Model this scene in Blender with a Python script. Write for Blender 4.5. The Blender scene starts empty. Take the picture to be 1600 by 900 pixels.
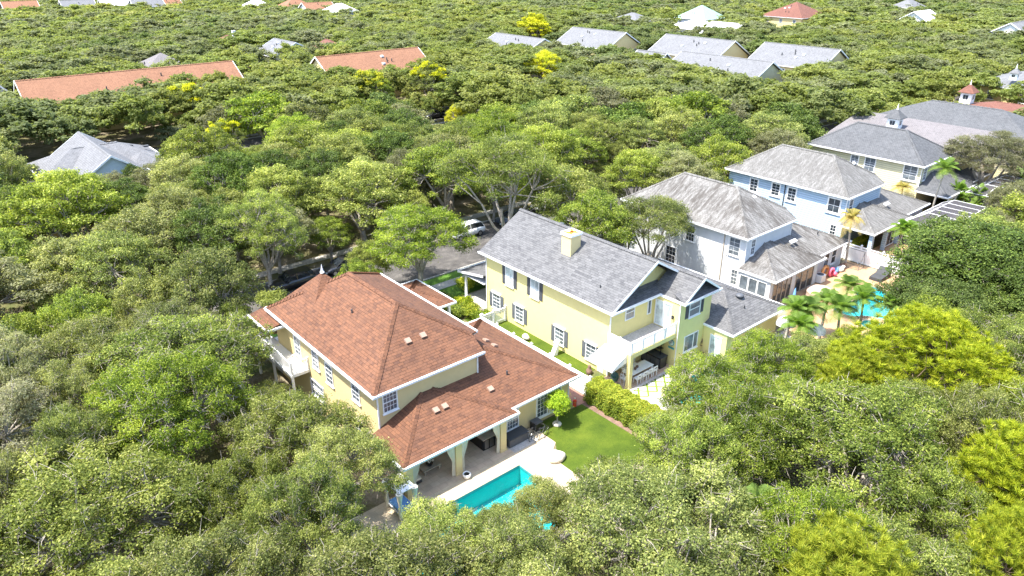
import bpy, math, random
import numpy as np
from mathutils import Vector, Matrix, geometry
R_ = math.radians
scn = bpy.context.scene
# ------------------------------------------------------------------ camera, sky, sun, exposure
CAM_H = 31.0
cam = bpy.data.objects.new('camera', bpy.data.cameras.new('camera'))
scn.collection.objects.link(cam)
cam.location = (0, 0, CAM_H)
PITCH, HEAD = 25.063, 49.721
cam.rotation_euler = (R_(90-PITCH), 0, R_(HEAD-90))
cam.data.sensor_width = 36.0; cam.data.lens = 1144/1600*36
cam.data.clip_start = 0.5; cam.data.clip_end = 4000
scn.camera = cam
world = bpy.data.worlds.new('World'); scn.world = world; world.use_nodes = True
wn = world.node_tree; bg = wn.nodes['Background']
sky = wn.nodes.new('ShaderNodeTexSky'); sky.sky_type = 'NISHITA'; sky.sun_disc = False
SUNV = Vector((-0.95, 0.30, 2.2)).normalized()
sky.sun_elevation = math.asin(SUNV.z); sky.sun_rotation = math.atan2(SUNV.x, SUNV.y)
sky.air_density = 1.0; sky.dust_density = 1.5; sky.ozone_density = 1.0
wn.links.new(sky.outputs[0], bg.inputs[0]); bg.inputs[1].default_value = 0.15
sl = bpy.data.lights.new('sun', 'SUN'); sl.energy = 3.25; sl.angle = R_(0.5); sl.color = (1.0, 0.955, 0.88)
so = bpy.data.objects.new('sun', sl); scn.collection.objects.link(so)
so.rotation_euler = SUNV.to_track_quat('Z', 'Y').to_euler(); so.location = (0, 0, 90)
scn.view_settings.view_transform = 'Standard'; scn.view_settings.look = 'None'
scn.view_settings.exposure = 1.97; scn.view_settings.gamma = 1.0; scn.view_settings.use_curve_mapping = False
scn.cycles.max_bounces = 7; scn.cycles.diffuse_bounces = 4; scn.cycles.glossy_bounces = 3
scn.cycles.transparent_max_bounces = 8; scn.cycles.transmission_bounces = 3; scn.cycles.volume_bounces = 0
scn.cycles.use_denoising = True; scn.cycles.denoising_prefilter = 'NONE'; scn.cycles.denoising_input_passes = 'RGB_ALBEDO_NORMAL'
scn.cycles.caustics_reflective = False; scn.cycles.caustics_refractive = False

# ------------------------------------------------------------------ camera maths used to unproject measured points on to real planes
_p, _a = R_(PITCH), R_(HEAD)
_s, _c, F_ = math.sin(_p), math.cos(_p), 1144.0
_fw = (math.cos(_a), math.sin(_a)); _rt = (math.sin(_a), -math.cos(_a))
def G(px, py, z=0.0):
    u, v = px-800, py-450
    f = _c*F_-_s*v; d = _s*F_+_c*v; t = (CAM_H-z)/d
    return Vector(((_fw[0]*f+_rt[0]*u)*t, (_fw[1]*f+_rt[1]*u)*t, z))
def pix(x, y, z):
    f = x*_fw[0]+y*_fw[1]; u = x*_rt[0]+y*_rt[1]; w = z-CAM_H
    zc = f*_c-w*_s
    return 800+F_*u/zc, 450-F_*(w*_c+f*_s)/zc, zc

# ------------------------------------------------------------------ object helpers
COL = scn.collection
def thing(name, label, cat, loc=(0, 0, 0), group=None, rz=0.0):
    o = bpy.data.objects.new(name, None); COL.objects.link(o); o.location = loc; o.rotation_euler = (0, 0, rz)
    o.empty_display_size = 0.3
    o['label'] = label; o['category'] = cat
    if group: o['group'] = group
    return o
def tag(o, label, cat, group=None):
    o['label'] = label; o['category'] = cat
    if group: o['group'] = group
    return o
def offset(parent):
    v = Vector((0, 0, 0))
    while parent is not None:
        v += parent.location; parent = parent.parent
    return v
class MB:
    """collects polygons (world coordinates), builds one mesh object"""
    def __init__(s): s.v = []; s.f = []; s.sm = []
    def poly(s, pts, smooth=False):
        n = len(s.v); s.v += [tuple(p) for p in pts]; s.f.append(tuple(range(n, n+len(pts)))); s.sm.append(smooth)
    def mesh(s, vs, fs, smooth=False):
        n = len(s.v); s.v += [tuple(p) for p in vs]
        for f in fs: s.f.append(tuple(n+i for i in f)); s.sm.append(smooth)
    def box(s, x0, x1, y0, y1, z0, z1):
        if x0 > x1: x0, x1 = x1, x0
        if y0 > y1: y0, y1 = y1, y0
        if z0 > z1: z0, z1 = z1, z0
        s.mesh([(x0,y0,z0),(x1,y0,z0),(x1,y1,z0),(x0,y1,z0),(x0,y0,z1),(x1,y0,z1),(x1,y1,z1),(x0,y1,z1)],
               [(3,2,1,0),(4,5,6,7),(0,1,5,4),(1,2,6,5),(2,3,7,6),(3,0,4,7)])
    def fbox(s, face, c, s0, s1, o0, o1, z0, z1):
        if face == 'L': s.box(c-o1, c-o0, s0, s1, z0, z1)
        elif face == 'R': s.box(c+o0, c+o1, s0, s1, z0, z1)
        elif face == 'B': s.box(s0, s1, c-o1, c-o0, z0, z1)
        else: s.box(s0, s1, c+o0, c+o1, z0, z1)
    def obox(s, c, ax, ay, az):      # centre and three half-axis vectors
        c, ax, ay, az = map(Vector, (c, ax, ay, az))
        vs = [c+i*ax+j*ay+k*az for k in (-1,1) for i, j in ((-1,-1),(1,-1),(1,1),(-1,1))]
        s.mesh(vs, [(3,2,1,0),(4,5,6,7),(0,1,5,4),(1,2,6,5),(2,3,7,6),(3,0,4,7)])
    def bar(s, a, b, w, h=None):
        a, b = Vector(a), Vector(b); h = h or w
        d = (b-a); L = d.length
        if L < 1e-6: return
        d /= L; x = d.cross(Vector((0,0,1)))
        if x.length < 1e-3: x = Vector((1,0,0))
        x.normalize(); y = x.cross(d)
        s.obox((a+b)/2, d*L/2, x*w/2, y*h/2)
    def slab(s, pts, th=0.12):       # roof plane with thickness
        top = [Vector(p) for p in pts]
        n = (top[1]-top[0]).cross(top[2]-top[0])
        if n.z < 0: top.reverse()
        bot = [p-Vector((0,0,th)) for p in top]; k = len(top)
        s.mesh(top+bot, [tuple(range(k)), tuple(range(2*k-1, k-1, -1))]+[(i, i+k, (i+1) % k+k, (i+1) % k) for i in range(k)])
    def caps(s, a, b, w=0.21, step=0.28):  # ridge and hip cap shingles
        a, b = Vector(a), Vector(b); d = b-a; L = d.length; d.normalize()
        x = d.cross(Vector((0,0,1))).normalized(); y = x.cross(d)
        if y.z < 0: y = -y
        n = max(1, int(L/step))
        for i in range(n):
            c = a+d*((i+.5)*L/n)+y*0.035
            dd = (d*(L/n*0.56)+y*0.04)
            for sg in (-1, 1):
                s.obox(c+x*sg*w*.5-y*.03, dd, x*sg*w*.5-y*w*.22, y*0.012)
    def tube(s, pts, rad, n=8, caps=True, smooth=True):
        pts = [Vector(p) for p in pts]
        if not hasattr(rad, '__len__'): rad = [rad]*len(pts)
        rings = []
        ref = None
        for i, p in enumerate(pts):
            d = (pts[min(i+1, len(pts)-1)]-pts[max(i-1, 0)]).normalized()
            if ref is None: ref = Vector((1,0,0)) if abs(d.z) > .6 else Vector((0,0,1))
            x = d.cross(ref).normalized(); y = d.cross(x)
            rings.append([p+rad[i]*(x*math.cos(2*math.pi*k/n)+y*math.sin(2*math.pi*k/n)) for k in range(n)])
        vs = [v for r in rings for v in r]
        fs = [(i*n+k, i*n+(k+1) % n, (i+1)*n+(k+1) % n, (i+1)*n+k) for i in range(len(pts)-1) for k in range(n)]
        s.mesh(vs, fs, smooth)
        if caps:
            s.poly(rings[0][::-1]); s.poly(rings[-1])
    def lathe(s, c, prof, n=16, smooth=True):   # prof: (radius, z)
        c = Vector(c)
        vs = [(c.x+r*math.cos(2*math.pi*k/n), c.y+r*math.sin(2*math.pi*k/n), c.z+z) for r, z in prof for k in range(n)]
        m = len(prof)
        fs = [(i*n+k, i*n+(k+1) % n, (i+1)*n+(k+1) % n, (i+1)*n+k) for i in range(m-1) for k in range(n)]
        s.mesh(vs, fs, smooth)
        s.poly([vs[k] for k in range(n)][::-1]); s.poly([vs[(m-1)*n+k] for k in range(n)])
    def blob(s, c, r, seed=0, sub=2, amp=0.12):
        import bmesh
        bm = bmesh.new(); bmesh.ops.create_icosphere(bm, subdivisions=sub, radius=1)
        rg = random.Random(seed); ph = [rg.uniform(0, 6) for _ in range(6)]
        vs = []
        for v in bm.verts:
            k = 1+amp*(math.sin(v.co.x*3+ph[0])+math.sin(v.co.y*4+ph[1])+math.sin(v.co.z*3.3+ph[2]))/1.6
            vs.append((c[0]+v.co.x*r[0]*k, c[1]+v.co.y*r[1]*k, c[2]+v.co.z*r[2]*k))
        s.mesh(vs, [tuple(v.index for v in f.verts) for f in bm.faces], True); bm.free()
    def build(s, name, mat, parent=None, label=None, bevel=0.0, world=True):
        off = offset(parent) if world else Vector((0,0,0))
        me = bpy.data.meshes.new(name)
        V = np.array(s.v, dtype=np.float64).reshape(-1, 3)
        me.from_pydata((V-np.array(off)).tolist(), [], s.f)
        me.polygons.foreach_set('use_smooth', s.sm)
        uv = me.uv_layers.new(name='UVMap'); buf = np.zeros((len(me.loops), 2)); i = 0
        for f in s.f:
            p = V[list(f)]; n = np.zeros(3)
            for k in range(len(f)): n += np.cross(p[k]-p[0], p[(k+1) % len(f)]-p[0])
            L = np.linalg.norm(n); n = n/L if L > 1e-12 else np.array([0,0,1.])
            if abs(n[2]) > .995: u, w = np.array([1.,0,0]), np.array([0,1.,0])
            else:
                u = np.array([-n[1], n[0], 0]); u /= np.linalg.norm(u); w = np.cross(n, u)
            buf[i:i+len(f), 0] = p@u; buf[i:i+len(f), 1] = p@w; i += len(f)
        uv.data.foreach_set('uv', buf.ravel())
        me.materials.append(mat); me.update()
        o = bpy.data.objects.new(name, me); COL.objects.link(o)
        if parent is not None: o.parent = parent
        if label: o['label'] = label
        if bevel:
            b = o.modifiers.new('bevel', 'BEVEL'); b.width = bevel; b.segments = 2; b.limit_method = 'ANGLE'
        return o
def copy_tree(o, parent=None):
    c = o.copy(); COL.objects.link(c); c.parent = parent
    for ch in o.children: copy_tree(ch, c)
    return c
def sheet(name, outer, holes, z, mat, structure=True):
    loops = [[Vector((x, y, 0)) for x, y in outer]]+[[Vector((x, y, 0)) for x, y in h] for h in holes]
    tris = geometry.tessellate_polygon(loops)
    pts = [p for l in loops for p in l]
    m = MB(); vs = [(p.x, p.y, z) for p in pts]; fs = []
    for t in tris:
        a, b, c = (pts[i] for i in t)
        fs.append(t if (b-a).cross(c-a).z > 0 else t[::-1])
    m.mesh(vs, fs); o = m.build(name, mat)
    if structure: o['kind'] = 'structure'
    return o
def rect(x0, x1, y0, y1): return [(x0, y0), (x1, y0), (x1, y1), (x0, y1)]

# ------------------------------------------------------------------ materials
def newmat(name):
    m = bpy.data.materials.new(name); m.use_nodes = True; nt = m.node_tree
    return m, nt, nt.nodes['Principled BSDF'], nt.nodes, nt.links
def N(nt, t, **k):
    n = nt.nodes.new(t)
    for a, b in k.items():
        if a.startswith('i_'):
            key = a[2:]; key = int(key) if key.isdigit() else key.replace('_', ' ')
            n.inputs[key].default_value = b
        else: setattr(n, a, b)
    return n
def ramp(nt, fac, stops):
    r = nt.nodes.new('ShaderNodeValToRGB'); cr = r.color_ramp
    while len(cr.elements) < len(stops): cr.elements.new(0.5)
    for e, (p, c) in zip(cr.elements, stops): e.position = p; e.color = (*c, 1) if len(c) == 3 else c
    nt.links.new(fac, r.inputs[0]); return r.outputs[0]
def mixc(nt, fac, a, b, mode='MIX'):
    m = nt.nodes.new('ShaderNodeMix'); m.data_type = 'RGBA'; m.blend_type = mode
    for s, v in ((m.inputs[0], fac), (m.inputs[6], a), (m.inputs[7], b)):
        if hasattr(v, 'links') or isinstance(v, bpy.types.NodeSocket): nt.links.new(v, s)
        elif isinstance(v, (int, float)): s.default_value = v
        else: s.default_value = (*v, 1)
    return m.outputs[2]
def bump(nt, b, h, dist=.02, strength=.6):
    n = N(nt, 'ShaderNodeBump', i_Strength=strength, i_Distance=dist); nt.links.new(h, n.inputs['Height']); nt.links.new(n.outputs[0], b.inputs['Normal'])
def noise(nt, vec, scale, detail=4, rough=.6):
    n = N(nt, 'ShaderNodeTexNoise', i_Scale=scale, i_Detail=detail, i_Roughness=rough)
    if vec is not None: nt.links.new(vec, n.inputs['Vector'])
    return n.outputs[0]
def uvv(nt): return N(nt, 'ShaderNodeTexCoord').outputs['UV']
def obv(nt): return N(nt, 'ShaderNodeTexCoord').outputs['Object']
def scalev(nt, v, s):
    m = N(nt, 'ShaderNodeMapping'); m.inputs['Scale'].default_value = s; nt.links.new(v, m.inputs[0]); return m.outputs[0]

def plain(name, col, rough=.6, metal=0, var=.12, vs=3.0, spec=.4):
    m, nt, b, n, l = newmat(name)
    f = noise(nt, obv(nt), vs, 5)
    c = ramp(nt, f, [(0.3, tuple(x*(1-var) for x in col)), (0.7, tuple(min(1, x*(1+var*.5)) for x in col))])
    l.new(c, b.inputs['Base Color']); b.inputs['Roughness'].default_value = rough
    b.inputs['Metallic'].default_value = metal; b.inputs['Specular IOR Level'].default_value = spec
    return m
def shingle(name, ca, cb, cc, row=.145, wid=.32, streak=0.0, sc=(.1,.1,.1), lichen=None):
    m, nt, b, n, l = newmat(name); u = uvv(nt)
    br = N(nt, 'ShaderNodeTexBrick', offset=.5, offset_frequency=2, squash=1)
    l.new(u, br.inputs['Vector'])
    br.inputs['Color1'].default_value = (*ca, 1); br.inputs['Color2'].default_value = (*cb, 1)
    br.inputs['Mortar'].default_value = (*[x*.42 for x in ca], 1)
    br.inputs['Scale'].default_value = 1; br.inputs['Mortar Size'].default_value = .02; br.inputs['Mortar Smooth'].default_value = .3
    br.inputs['Brick Width'].default_value = wid; br.inputs['Row Height'].default_value = row; br.inputs['Bias'].default_value = -.1
    br2 = N(nt, 'ShaderNodeTexBrick', offset=.37, offset_frequency=2)
    l.new(scalev(nt, u, (1, 1, 1)), br2.inputs['Vector'])
    br2.inputs['Color1'].default_value = (0,0,0,1); br2.inputs['Color2'].default_value = (1,1,1,1); br2.inputs['Mortar'].default_value = (.4,.4,.4,1)
    br2.inputs['Scale'].default_value = 1; br2.inputs['Brick Width'].default_value = wid*.85; br2.inputs['Row Height'].default_value = row; br2.inputs['Mortar Size'].default_value = 0
    c = mixc(nt, N(nt, 'ShaderNodeMath', operation='MULTIPLY', i_1=.45).outputs[0], br.outputs[0], cc)
    mm = c.node.inputs[0].links[0].from_node; l.new(br2.outputs[0], mm.inputs[0])
    big = noise(nt, obv(nt), .35, 4, .6)
    c = mixc(nt, 1.0, c, ramp(nt, big, [(.3, (.92,.92,.92)), (.7, (1.06,1.06,1.06))]), 'MULTIPLY')
    gr = noise(nt, obv(nt), 22, 3, .7)
    c = mixc(nt, 1.0, c, ramp(nt, gr, [(.3, (.72,.72,.72)), (.7, (1.2,1.2,1.2))]), 'MULTIPLY')
    if streak:
        s1 = noise(nt, scalev(nt, u, (2.2, .28, 1)), 1.0, 8, .75)
        s2 = noise(nt, obv(nt), .28, 3, .5)
        ml = N(nt, 'ShaderNodeMath', operation='MULTIPLY_ADD', i_1=.75); l.new(s2, ml.inputs[0]); l.new(s1, ml.inputs[2])
        k = ramp(nt, ml.outputs[0], [(.83, (0,0,0)), (1.02, (streak,)*3)])
        c = mixc(nt, k, c, sc)
        if lichen:
            k2 = ramp(nt, noise(nt, scalev(nt, u, (3.2, .7, 1)), 1.0, 6, .7), [(.5, (0,0,0)), (.7, (.5,.5,.5))])
            c = mixc(nt, k2, c, lichen)
    l.new(c, b.inputs['Base Color']); b.inputs['Roughness'].default_value = .9; b.inputs['Specular IOR Level'].default_value = .25
    # saw-tooth of the overlapping courses
    sx = N(nt, 'ShaderNodeSeparateXYZ'); l.new(u, sx.inputs[0])
    md = N(nt, 'ShaderNodeMath', operation='MODULO', i_1=row); l.new(sx.outputs[1], md.inputs[0])
    ad = N(nt, 'ShaderNodeMath', operation='MULTIPLY_ADD', i_1=-.6/row, i_2=.5); l.new(md.outputs[0], ad.inputs[0])
    a2 = N(nt, 'ShaderNodeMath', operation='ADD'); l.new(ad.outputs[0], a2.inputs[0]); l.new(gr, a2.inputs[1])
    bump(nt, b, a2.outputs[0], .02, .7)
    return m
def siding(name, col, pitch=.26):
    m, nt, b, n, l = newmat(name); g = N(nt, 'ShaderNodeNewGeometry').outputs['Position']
    sx = N(nt, 'ShaderNodeSeparateXYZ'); l.new(g, sx.inputs[0])
    md = N(nt, 'ShaderNodeMath', operation='MODULO', i_1=pitch); l.new(sx.outputs[2], md.inputs[0])
    dv = N(nt, 'ShaderNodeMath', operation='DIVIDE', i_1=pitch); l.new(md.outputs[0], dv.inputs[0])
    line = ramp(nt, dv.outputs[0], [(0, (.42,.44,.48)), (.14, (.62,.64,.68)), (.3, (1,1,1)), (1, (1,1,1))])
    c = mixc(nt, 1.0, ramp(nt, noise(nt, g, .8, 5), [(.3, tuple(x*.9 for x in col)), (.7, col)]), line, 'MULTIPLY')
    l.new(c, b.inputs['Base Color']); b.inputs['Roughness'].default_value = .6
    inv = N(nt, 'ShaderNodeMath', operation='SUBTRACT', i_0=1.0); l.new(dv.outputs[0], inv.inputs[1])
    bump(nt, b, inv.outputs[0], .03, .8)
    return m
def stucco(name, col, grime=(.5,.48,.4), amt=.35):
    m, nt, b, n, l = newmat(name); g = N(nt, 'ShaderNodeNewGeometry').outputs['Position']
    f = noise(nt, scalev(nt, g, (1, 1, .35)), .9, 6, .65)
    k = ramp(nt, f, [(.5, (0,0,0)), (.8, (amt,)*3)])
    c = mixc(nt, k, ramp(nt, noise(nt, g, 2.5, 4), [(.3, tuple(x*.94 for x in col)), (.7, col)]), grime)
    l.new(c, b.inputs['Base Color']); b.inputs['Roughness'].default_value = .85
    bump(nt, b, noise(nt, g, 30, 4), .008, .5)
    return m
def tiles(name, ca, cb, mort, w, h, ms=.01, offset=.5, rot=0):
    m, nt, b, n, l = newmat(name); g = N(nt, 'ShaderNodeNewGeometry').outputs['Position']
    mp = N(nt, 'ShaderNodeMapping'); l.new(g, mp.inputs[0]); mp.inputs['Rotation'].default_value = (0, 0, rot)
    br = N(nt, 'ShaderNodeTexBrick', offset=offset); l.new(mp.outputs[0], br.inputs['Vector'])
    for k, v in (('Color1', ca), ('Color2', cb), ('Mortar', mort)): br.inputs[k].default_value = (*v, 1)
    br.inputs['Scale'].default_value = 1; br.inputs['Brick Width'].default_value = w; br.inputs['Row Height'].default_value = h; br.inputs['Mortar Size'].default_value = ms
    c = mixc(nt, 1.0, br.outputs[0], ramp(nt, noise(nt, g, 1.3, 6, .65), [(.3, (.8,.79,.77)), (.7, (1.08,1.07,1.05))]), 'MULTIPLY')
    l.new(c, b.inputs['Base Color']); b.inputs['Roughness'].default_value = .7
    return m
def ground_mat(name, stops, scale=.5, fine=14, rough=.95, b_=.03):
    m, nt, b, n, l = newmat(name); g = N(nt, 'ShaderNodeNewGeometry').outputs['Position']
    a = noise(nt, g, scale, 7, .65)
    c = ramp(nt, a, stops)
    f = noise(nt, g, fine, 4, .7)
    c = mixc(nt, 1.0, c, ramp(nt, f, [(.3, (.65,.65,.65)), (.7, (1.3,1.3,1.3))]), 'MULTIPLY')
    l.new(c, b.inputs['Base Color']); b.inputs['Roughness'].default_value = rough; b.inputs['Specular IOR Level'].default_value = .2
    bump(nt, b, f, b_, .8)
    return m
def leafmat(name, c1, c2, c3, rnd=.45, trans=.46, rough=.6):
    m = bpy.data.materials.new(name); m.use_nodes = True; nt = m.node_tree; nt.nodes.clear(); l = nt.links
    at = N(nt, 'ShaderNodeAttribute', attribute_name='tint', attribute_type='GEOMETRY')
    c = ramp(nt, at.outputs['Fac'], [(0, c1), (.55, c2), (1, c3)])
    oi = N(nt, 'ShaderNodeObjectInfo')
    mr = N(nt, 'ShaderNodeMapRange'); mr.inputs[3].default_value = 1-rnd*.6; mr.inputs[4].default_value = 1+rnd*.6
    l.new(oi.outputs['Random'], mr.inputs[0])
    hs = N(nt, 'ShaderNodeHueSaturation'); l.new(c, hs.inputs['Color']); l.new(mr.outputs[0], hs.inputs['Value'])
    m3 = N(nt, 'ShaderNodeMath', operation='MULTIPLY', i_1=7.31); l.new(oi.outputs['Random'], m3.inputs[0])
    m4 = N(nt, 'ShaderNodeMath', operation='FRACT'); l.new(m3.outputs[0], m4.inputs[0])
    mh = N(nt, 'ShaderNodeMapRange'); mh.inputs[3].default_value = .5-.034*rnd; mh.inputs[4].default_value = .5+.006*rnd; l.new(m4.outputs[0], mh.inputs[0])
    l.new(mh.outputs[0], hs.inputs['Hue'])
    ms = N(nt, 'ShaderNodeMapRange'); ms.inputs[3].default_value = 1-.5*rnd; ms.inputs[4].default_value = 1.02; l.new(m4.outputs[0], ms.inputs[0])
    l.new(ms.outputs[0], hs.inputs['Saturation'])
    d = N(nt, 'ShaderNodeBsdfPrincipled', i_Roughness=rough); d.inputs['Specular IOR Level'].default_value = .22
    l.new(hs.outputs[0], d.inputs['Base Color'])
    t = N(nt, 'ShaderNodeBsdfTranslucent')
    tc = mixc(nt, .6, hs.outputs[0], (1.0, 1.0, .35), 'MULTIPLY')
    hv = N(nt, 'ShaderNodeHueSaturation', i_Value=1.7); l.new(tc, hv.inputs['Color']); l.new(hv.outputs[0], t.inputs[0])
    mx = N(nt, 'ShaderNodeMixShader', i_0=trans); l.new(d.outputs[0], mx.inputs[1]); l.new(t.outputs[0], mx.inputs[2])
    o = N(nt, 'ShaderNodeOutputMaterial'); l.new(mx.outputs[0], o.inputs[0])
    return m
def water_mat():
    m = bpy.data.materials.new('pool_water'); m.use_nodes = True; nt = m.node_tree; nt.nodes.clear(); l = nt.links
    g = N(nt, 'ShaderNodeNewGeometry').outputs['Position']
    bp = N(nt, 'ShaderNodeBump', i_Strength=.55, i_Distance=.06); l.new(noise(nt, g, 3.2, 5), bp.inputs['Height'])
    gl = N(nt, 'ShaderNodeBsdfGlossy', i_Roughness=.04); gl.inputs[0].default_value = (.9,.95,1,1); l.new(bp.outputs[0], gl.inputs['Normal'])
    tr = N(nt, 'ShaderNodeBsdfTransparent'); tr.inputs[0].default_value = (.30,.86,.88,1)
    fr = N(nt, 'ShaderNodeFresnel', i_IOR=1.33); l.new(bp.outputs[0], fr.inputs['Normal'])
    mx = N(nt, 'ShaderNodeMixShader'); l.new(fr.outputs[0], mx.inputs[0]); l.new(tr.outputs[0], mx.inputs[1]); l.new(gl.outputs[0], mx.inputs[2])
    o = N(nt, 'ShaderNodeOutputMaterial'); l.new(mx.outputs[0], o.inputs[0])
    return m
def screen_mat():     # fine insect mesh: half see-through
    m = bpy.data.materials.new('insect_screen'); m.use_nodes = True; nt = m.node_tree; nt.nodes.clear(); l = nt.links
    d = N(nt, 'ShaderNodeBsdfDiffuse'); d.inputs[0].default_value = (.075,.072,.078,1)
    tr = N(nt, 'ShaderNodeBsdfTransparent')
    mx = N(nt, 'ShaderNodeMixShader', i_0=.78); l.new(tr.outputs[0], mx.inputs[1]); l.new(d.outputs[0], mx.inputs[2])
    o = N(nt, 'ShaderNodeOutputMaterial'); l.new(mx.outputs[0], o.inputs[0]); return m
def glassmat(name, col, rough=.08):
    m, nt, b, n, l = newmat(name)
    f = noise(nt, obv(nt), 1.3, 3)
    l.new(ramp(nt, f, [(.35, tuple(x*.6 for x in col)), (.65, tuple(x*1.4 for x in col))]), b.inputs['Base Color'])
    b.inputs['Roughness'].default_value = rough; b.inputs['Specular IOR Level'].default_value = .8; return m
def lattice_mat():    # white diamond pavers with turf joints
    m, nt, b, n, l = newmat('diamond_pavers'); g = N(nt, 'ShaderNodeNewGeometry').outputs['Position']
    mp = N(nt, 'ShaderNodeMapping'); l.new(g, mp.inputs[0]); mp.inputs['Rotation'].default_value = (0, 0, R_(45))
    br = N(nt, 'ShaderNodeTexBrick', offset=0); l.new(mp.outputs[0], br.inputs['Vector'])
    for k, v in (('Color1', (.55,.52,.44)), ('Color2', (.50,.47,.40)), ('Mortar', (.13,.19,.015))): br.inputs[k].default_value = (*v, 1)
    br.inputs['Scale'].default_value = 1; br.inputs['Brick Width'].default_value = .72; br.inputs['Row Height'].default_value = .72; br.inputs['Mortar Size'].default_value = .085
    l.new(br.outputs[0], b.inputs['Base Color']); b.inputs['Roughness'].default_value = .8; return m

M = {}
M['red'] = shingle('red_shingle', (.148,.068,.038), (.088,.045,.031), (.212,.100,.056), row=.21, wid=.42)
M['gray'] = shingle('grey_shingle', (.118,.117,.118), (.078,.078,.081), (.178,.176,.174), row=.21, wid=.46)
M['old'] = shingle('weathered_shingle', (.165,.157,.146), (.12,.115,.107), (.21,.202,.19), row=.2, streak=.85, sc=(.062,.055,.048), lichen=(.34,.335,.32))
M['old2'] = shingle('weathered_shingle_light', (.150,.145,.136), (.112,.108,.10), (.19,.184,.174), row=.2, streak=.5, sc=(.085,.08,.074), lichen=(.29,.285,.275))
M['gray2'] = shingle('slate_grey_shingle', (.10,.104,.108), (.075,.078,.082), (.13,.13,.135), row=.2)
M['gray3'] = shingle('pale_grey_shingle', (.160,.162,.168), (.125,.127,.132), (.195,.197,.205), row=.25)
M['mauve'] = shingle('mauve_shingle', (.17,.155,.155), (.14,.13,.13), (.205,.19,.19), row=.2)
M['orange'] = shingle('orange_shingle', (.24,.12,.070), (.19,.095,.057), (.29,.15,.09), row=.25)
M['brick_red'] = shingle('brown_red_shingle', (.17,.075,.055), (.14,.064,.048), (.20,.092,.066), row=.2)
M['yellow'] = stucco('yellow_stucco', (.74,.64,.27), amt=.1)
M['cream'] = stucco('cream_stucco', (.66,.53,.265), amt=.12)
M['whitewall'] = stucco('white_stucco', (.62,.635,.65), (.42,.42,.42), .4)
M['blue'] = siding('blue_siding', (.42,.54,.65))
M['creamside'] = siding('cream_siding', (.62,.57,.36))
M['white'] = plain('white_trim', (.80,.80,.79), .5, var=.1, vs=1.5)
M['shutter'] = plain('slate_shutter', (.075,.08,.09), .6)
M['shutterb'] = plain('slate_shutter_b', (.11,.12,.13), .6)
M['glass'] = glassmat('window_glass', (.12,.14,.16))
M['glassd'] = glassmat('window_glass_dark', (.035,.045,.055))
M['glassw'] = glassmat('blind_behind_glass', (.5,.56,.56), .15)
M['bark'] = ground_mat('oak_bark', [(.3, (.22,.19,.155)), (.7, (.44,.39,.33))], 2.0, 9)
M['barkd'] = ground_mat('pine_bark', [(.3, (.07,.05,.035)), (.7, (.16,.115,.08))], 2.0, 9)
M['core'] = plain('hedge_core', (.05,.075,.012), .9)
M['paleblue'] = stucco('pale_blue_stucco', (.50,.58,.62), amt=.1)
M['barkp'] = ground_mat('palm_bark', [(.3, (.26,.23,.19)), (.7, (.42,.39,.33))], 2.0, 9)
M['asphalt'] = ground_mat('asphalt', [(.3, (.055,.052,.05)), (.5, (.085,.08,.076)), (.7, (.14,.13,.12))], .8, 20, b_=.006)
M['concrete'] = ground_mat('concrete', [(.3, (.31,.295,.27)), (.7, (.44,.42,.39))], .7, 8, b_=.004)
M['floor'] = ground_mat('leaf_litter', [(.3, (.07,.10,.025)), (.48, (.13,.115,.055)), (.6, (.24,.20,.14)), (.75, (.40,.35,.28))], .22, 6)
M['grass'] = ground_mat('lawn_grass', [(.3, (.038,.066,.006)), (.5, (.062,.096,.008)), (.72, (.098,.130,.012))], .6, 30)
M['grassd'] = ground_mat('yard_grass', [(.3, (.06,.13,.02)), (.7, (.11,.21,.03))], .6, 20)
M['mulch'] = ground_mat('mulch', [(.3, (.13,.08,.06)), (.7, (.24,.16,.12))], 2, 25)
M['travertine'] = tiles('travertine', (.54,.45,.32), (.45,.37,.26), (.36,.30,.21), .6, .4)
M['travg'] = tiles('travertine_brown', (.56,.44,.32), (.48,.37,.27), (.38,.30,.22), .6, .45)
M['brownfloor'] = tiles('brown_floor_tile', (.40,.30,.20), (.34,.25,.16), (.27,.2,.13), .6, .6)
M['patioB'] = tiles('patio_board', (.52,.38,.27), (.46,.33,.24), (.24,.18,.13), 1.2, .2, offset=.3)
M['brickpath'] = tiles('brick_path', (.36,.17,.12), (.28,.13,.10), (.2,.12,.1), .2, .1)
M['sandpave'] = tiles('tan_pavers', (.50,.31,.165), (.42,.265,.15), (.33,.23,.14), .24, .16)
M['pool'] = plain('pool_plaster', (.11,.56,.53), .6, var=.15, vs=1.0)
M['poolC'] = plain('pool_plaster_light', (.16,.66,.72), .6, var=.15, vs=1.0)
M['water'] = water_mat()
M['screen'] = screen_mat()
M['lattice'] = lattice_mat()
M['black'] = plain('black_paint', (.018,.018,.02), .35)
M['dark'] = plain('charcoal_fabric', (.05,.052,.055), .8)
M['darkgrey'] = plain('dark_grey_plastic', (.085,.09,.10), .55)
M['cloth'] = plain('cream_curtain', (.72,.66,.52), .9, var=.1)
M['whitecloth'] = plain('white_canvas', (.82,.82,.80), .9, var=.06)
M['tan'] = plain('tan_cover', (.46,.36,.29), .9)
M['ventbrown'] = plain('brown_vent', (.30,.20,.15), .8)
M['steel'] = plain('steel', (.45,.46,.47), .3, .9)
M['stone'] = plain('pale_stone', (.62,.56,.45), .9, var=.3)
M['wood'] = plain('weathered_wood', (.40,.34,.27), .8, var=.25)
M['orangeclay'] = plain('orange_flue', (.75,.22,.03), .8, var=.3, vs=8)
M['teal'] = plain('teal_paint', (.05,.30,.32), .6)
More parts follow.
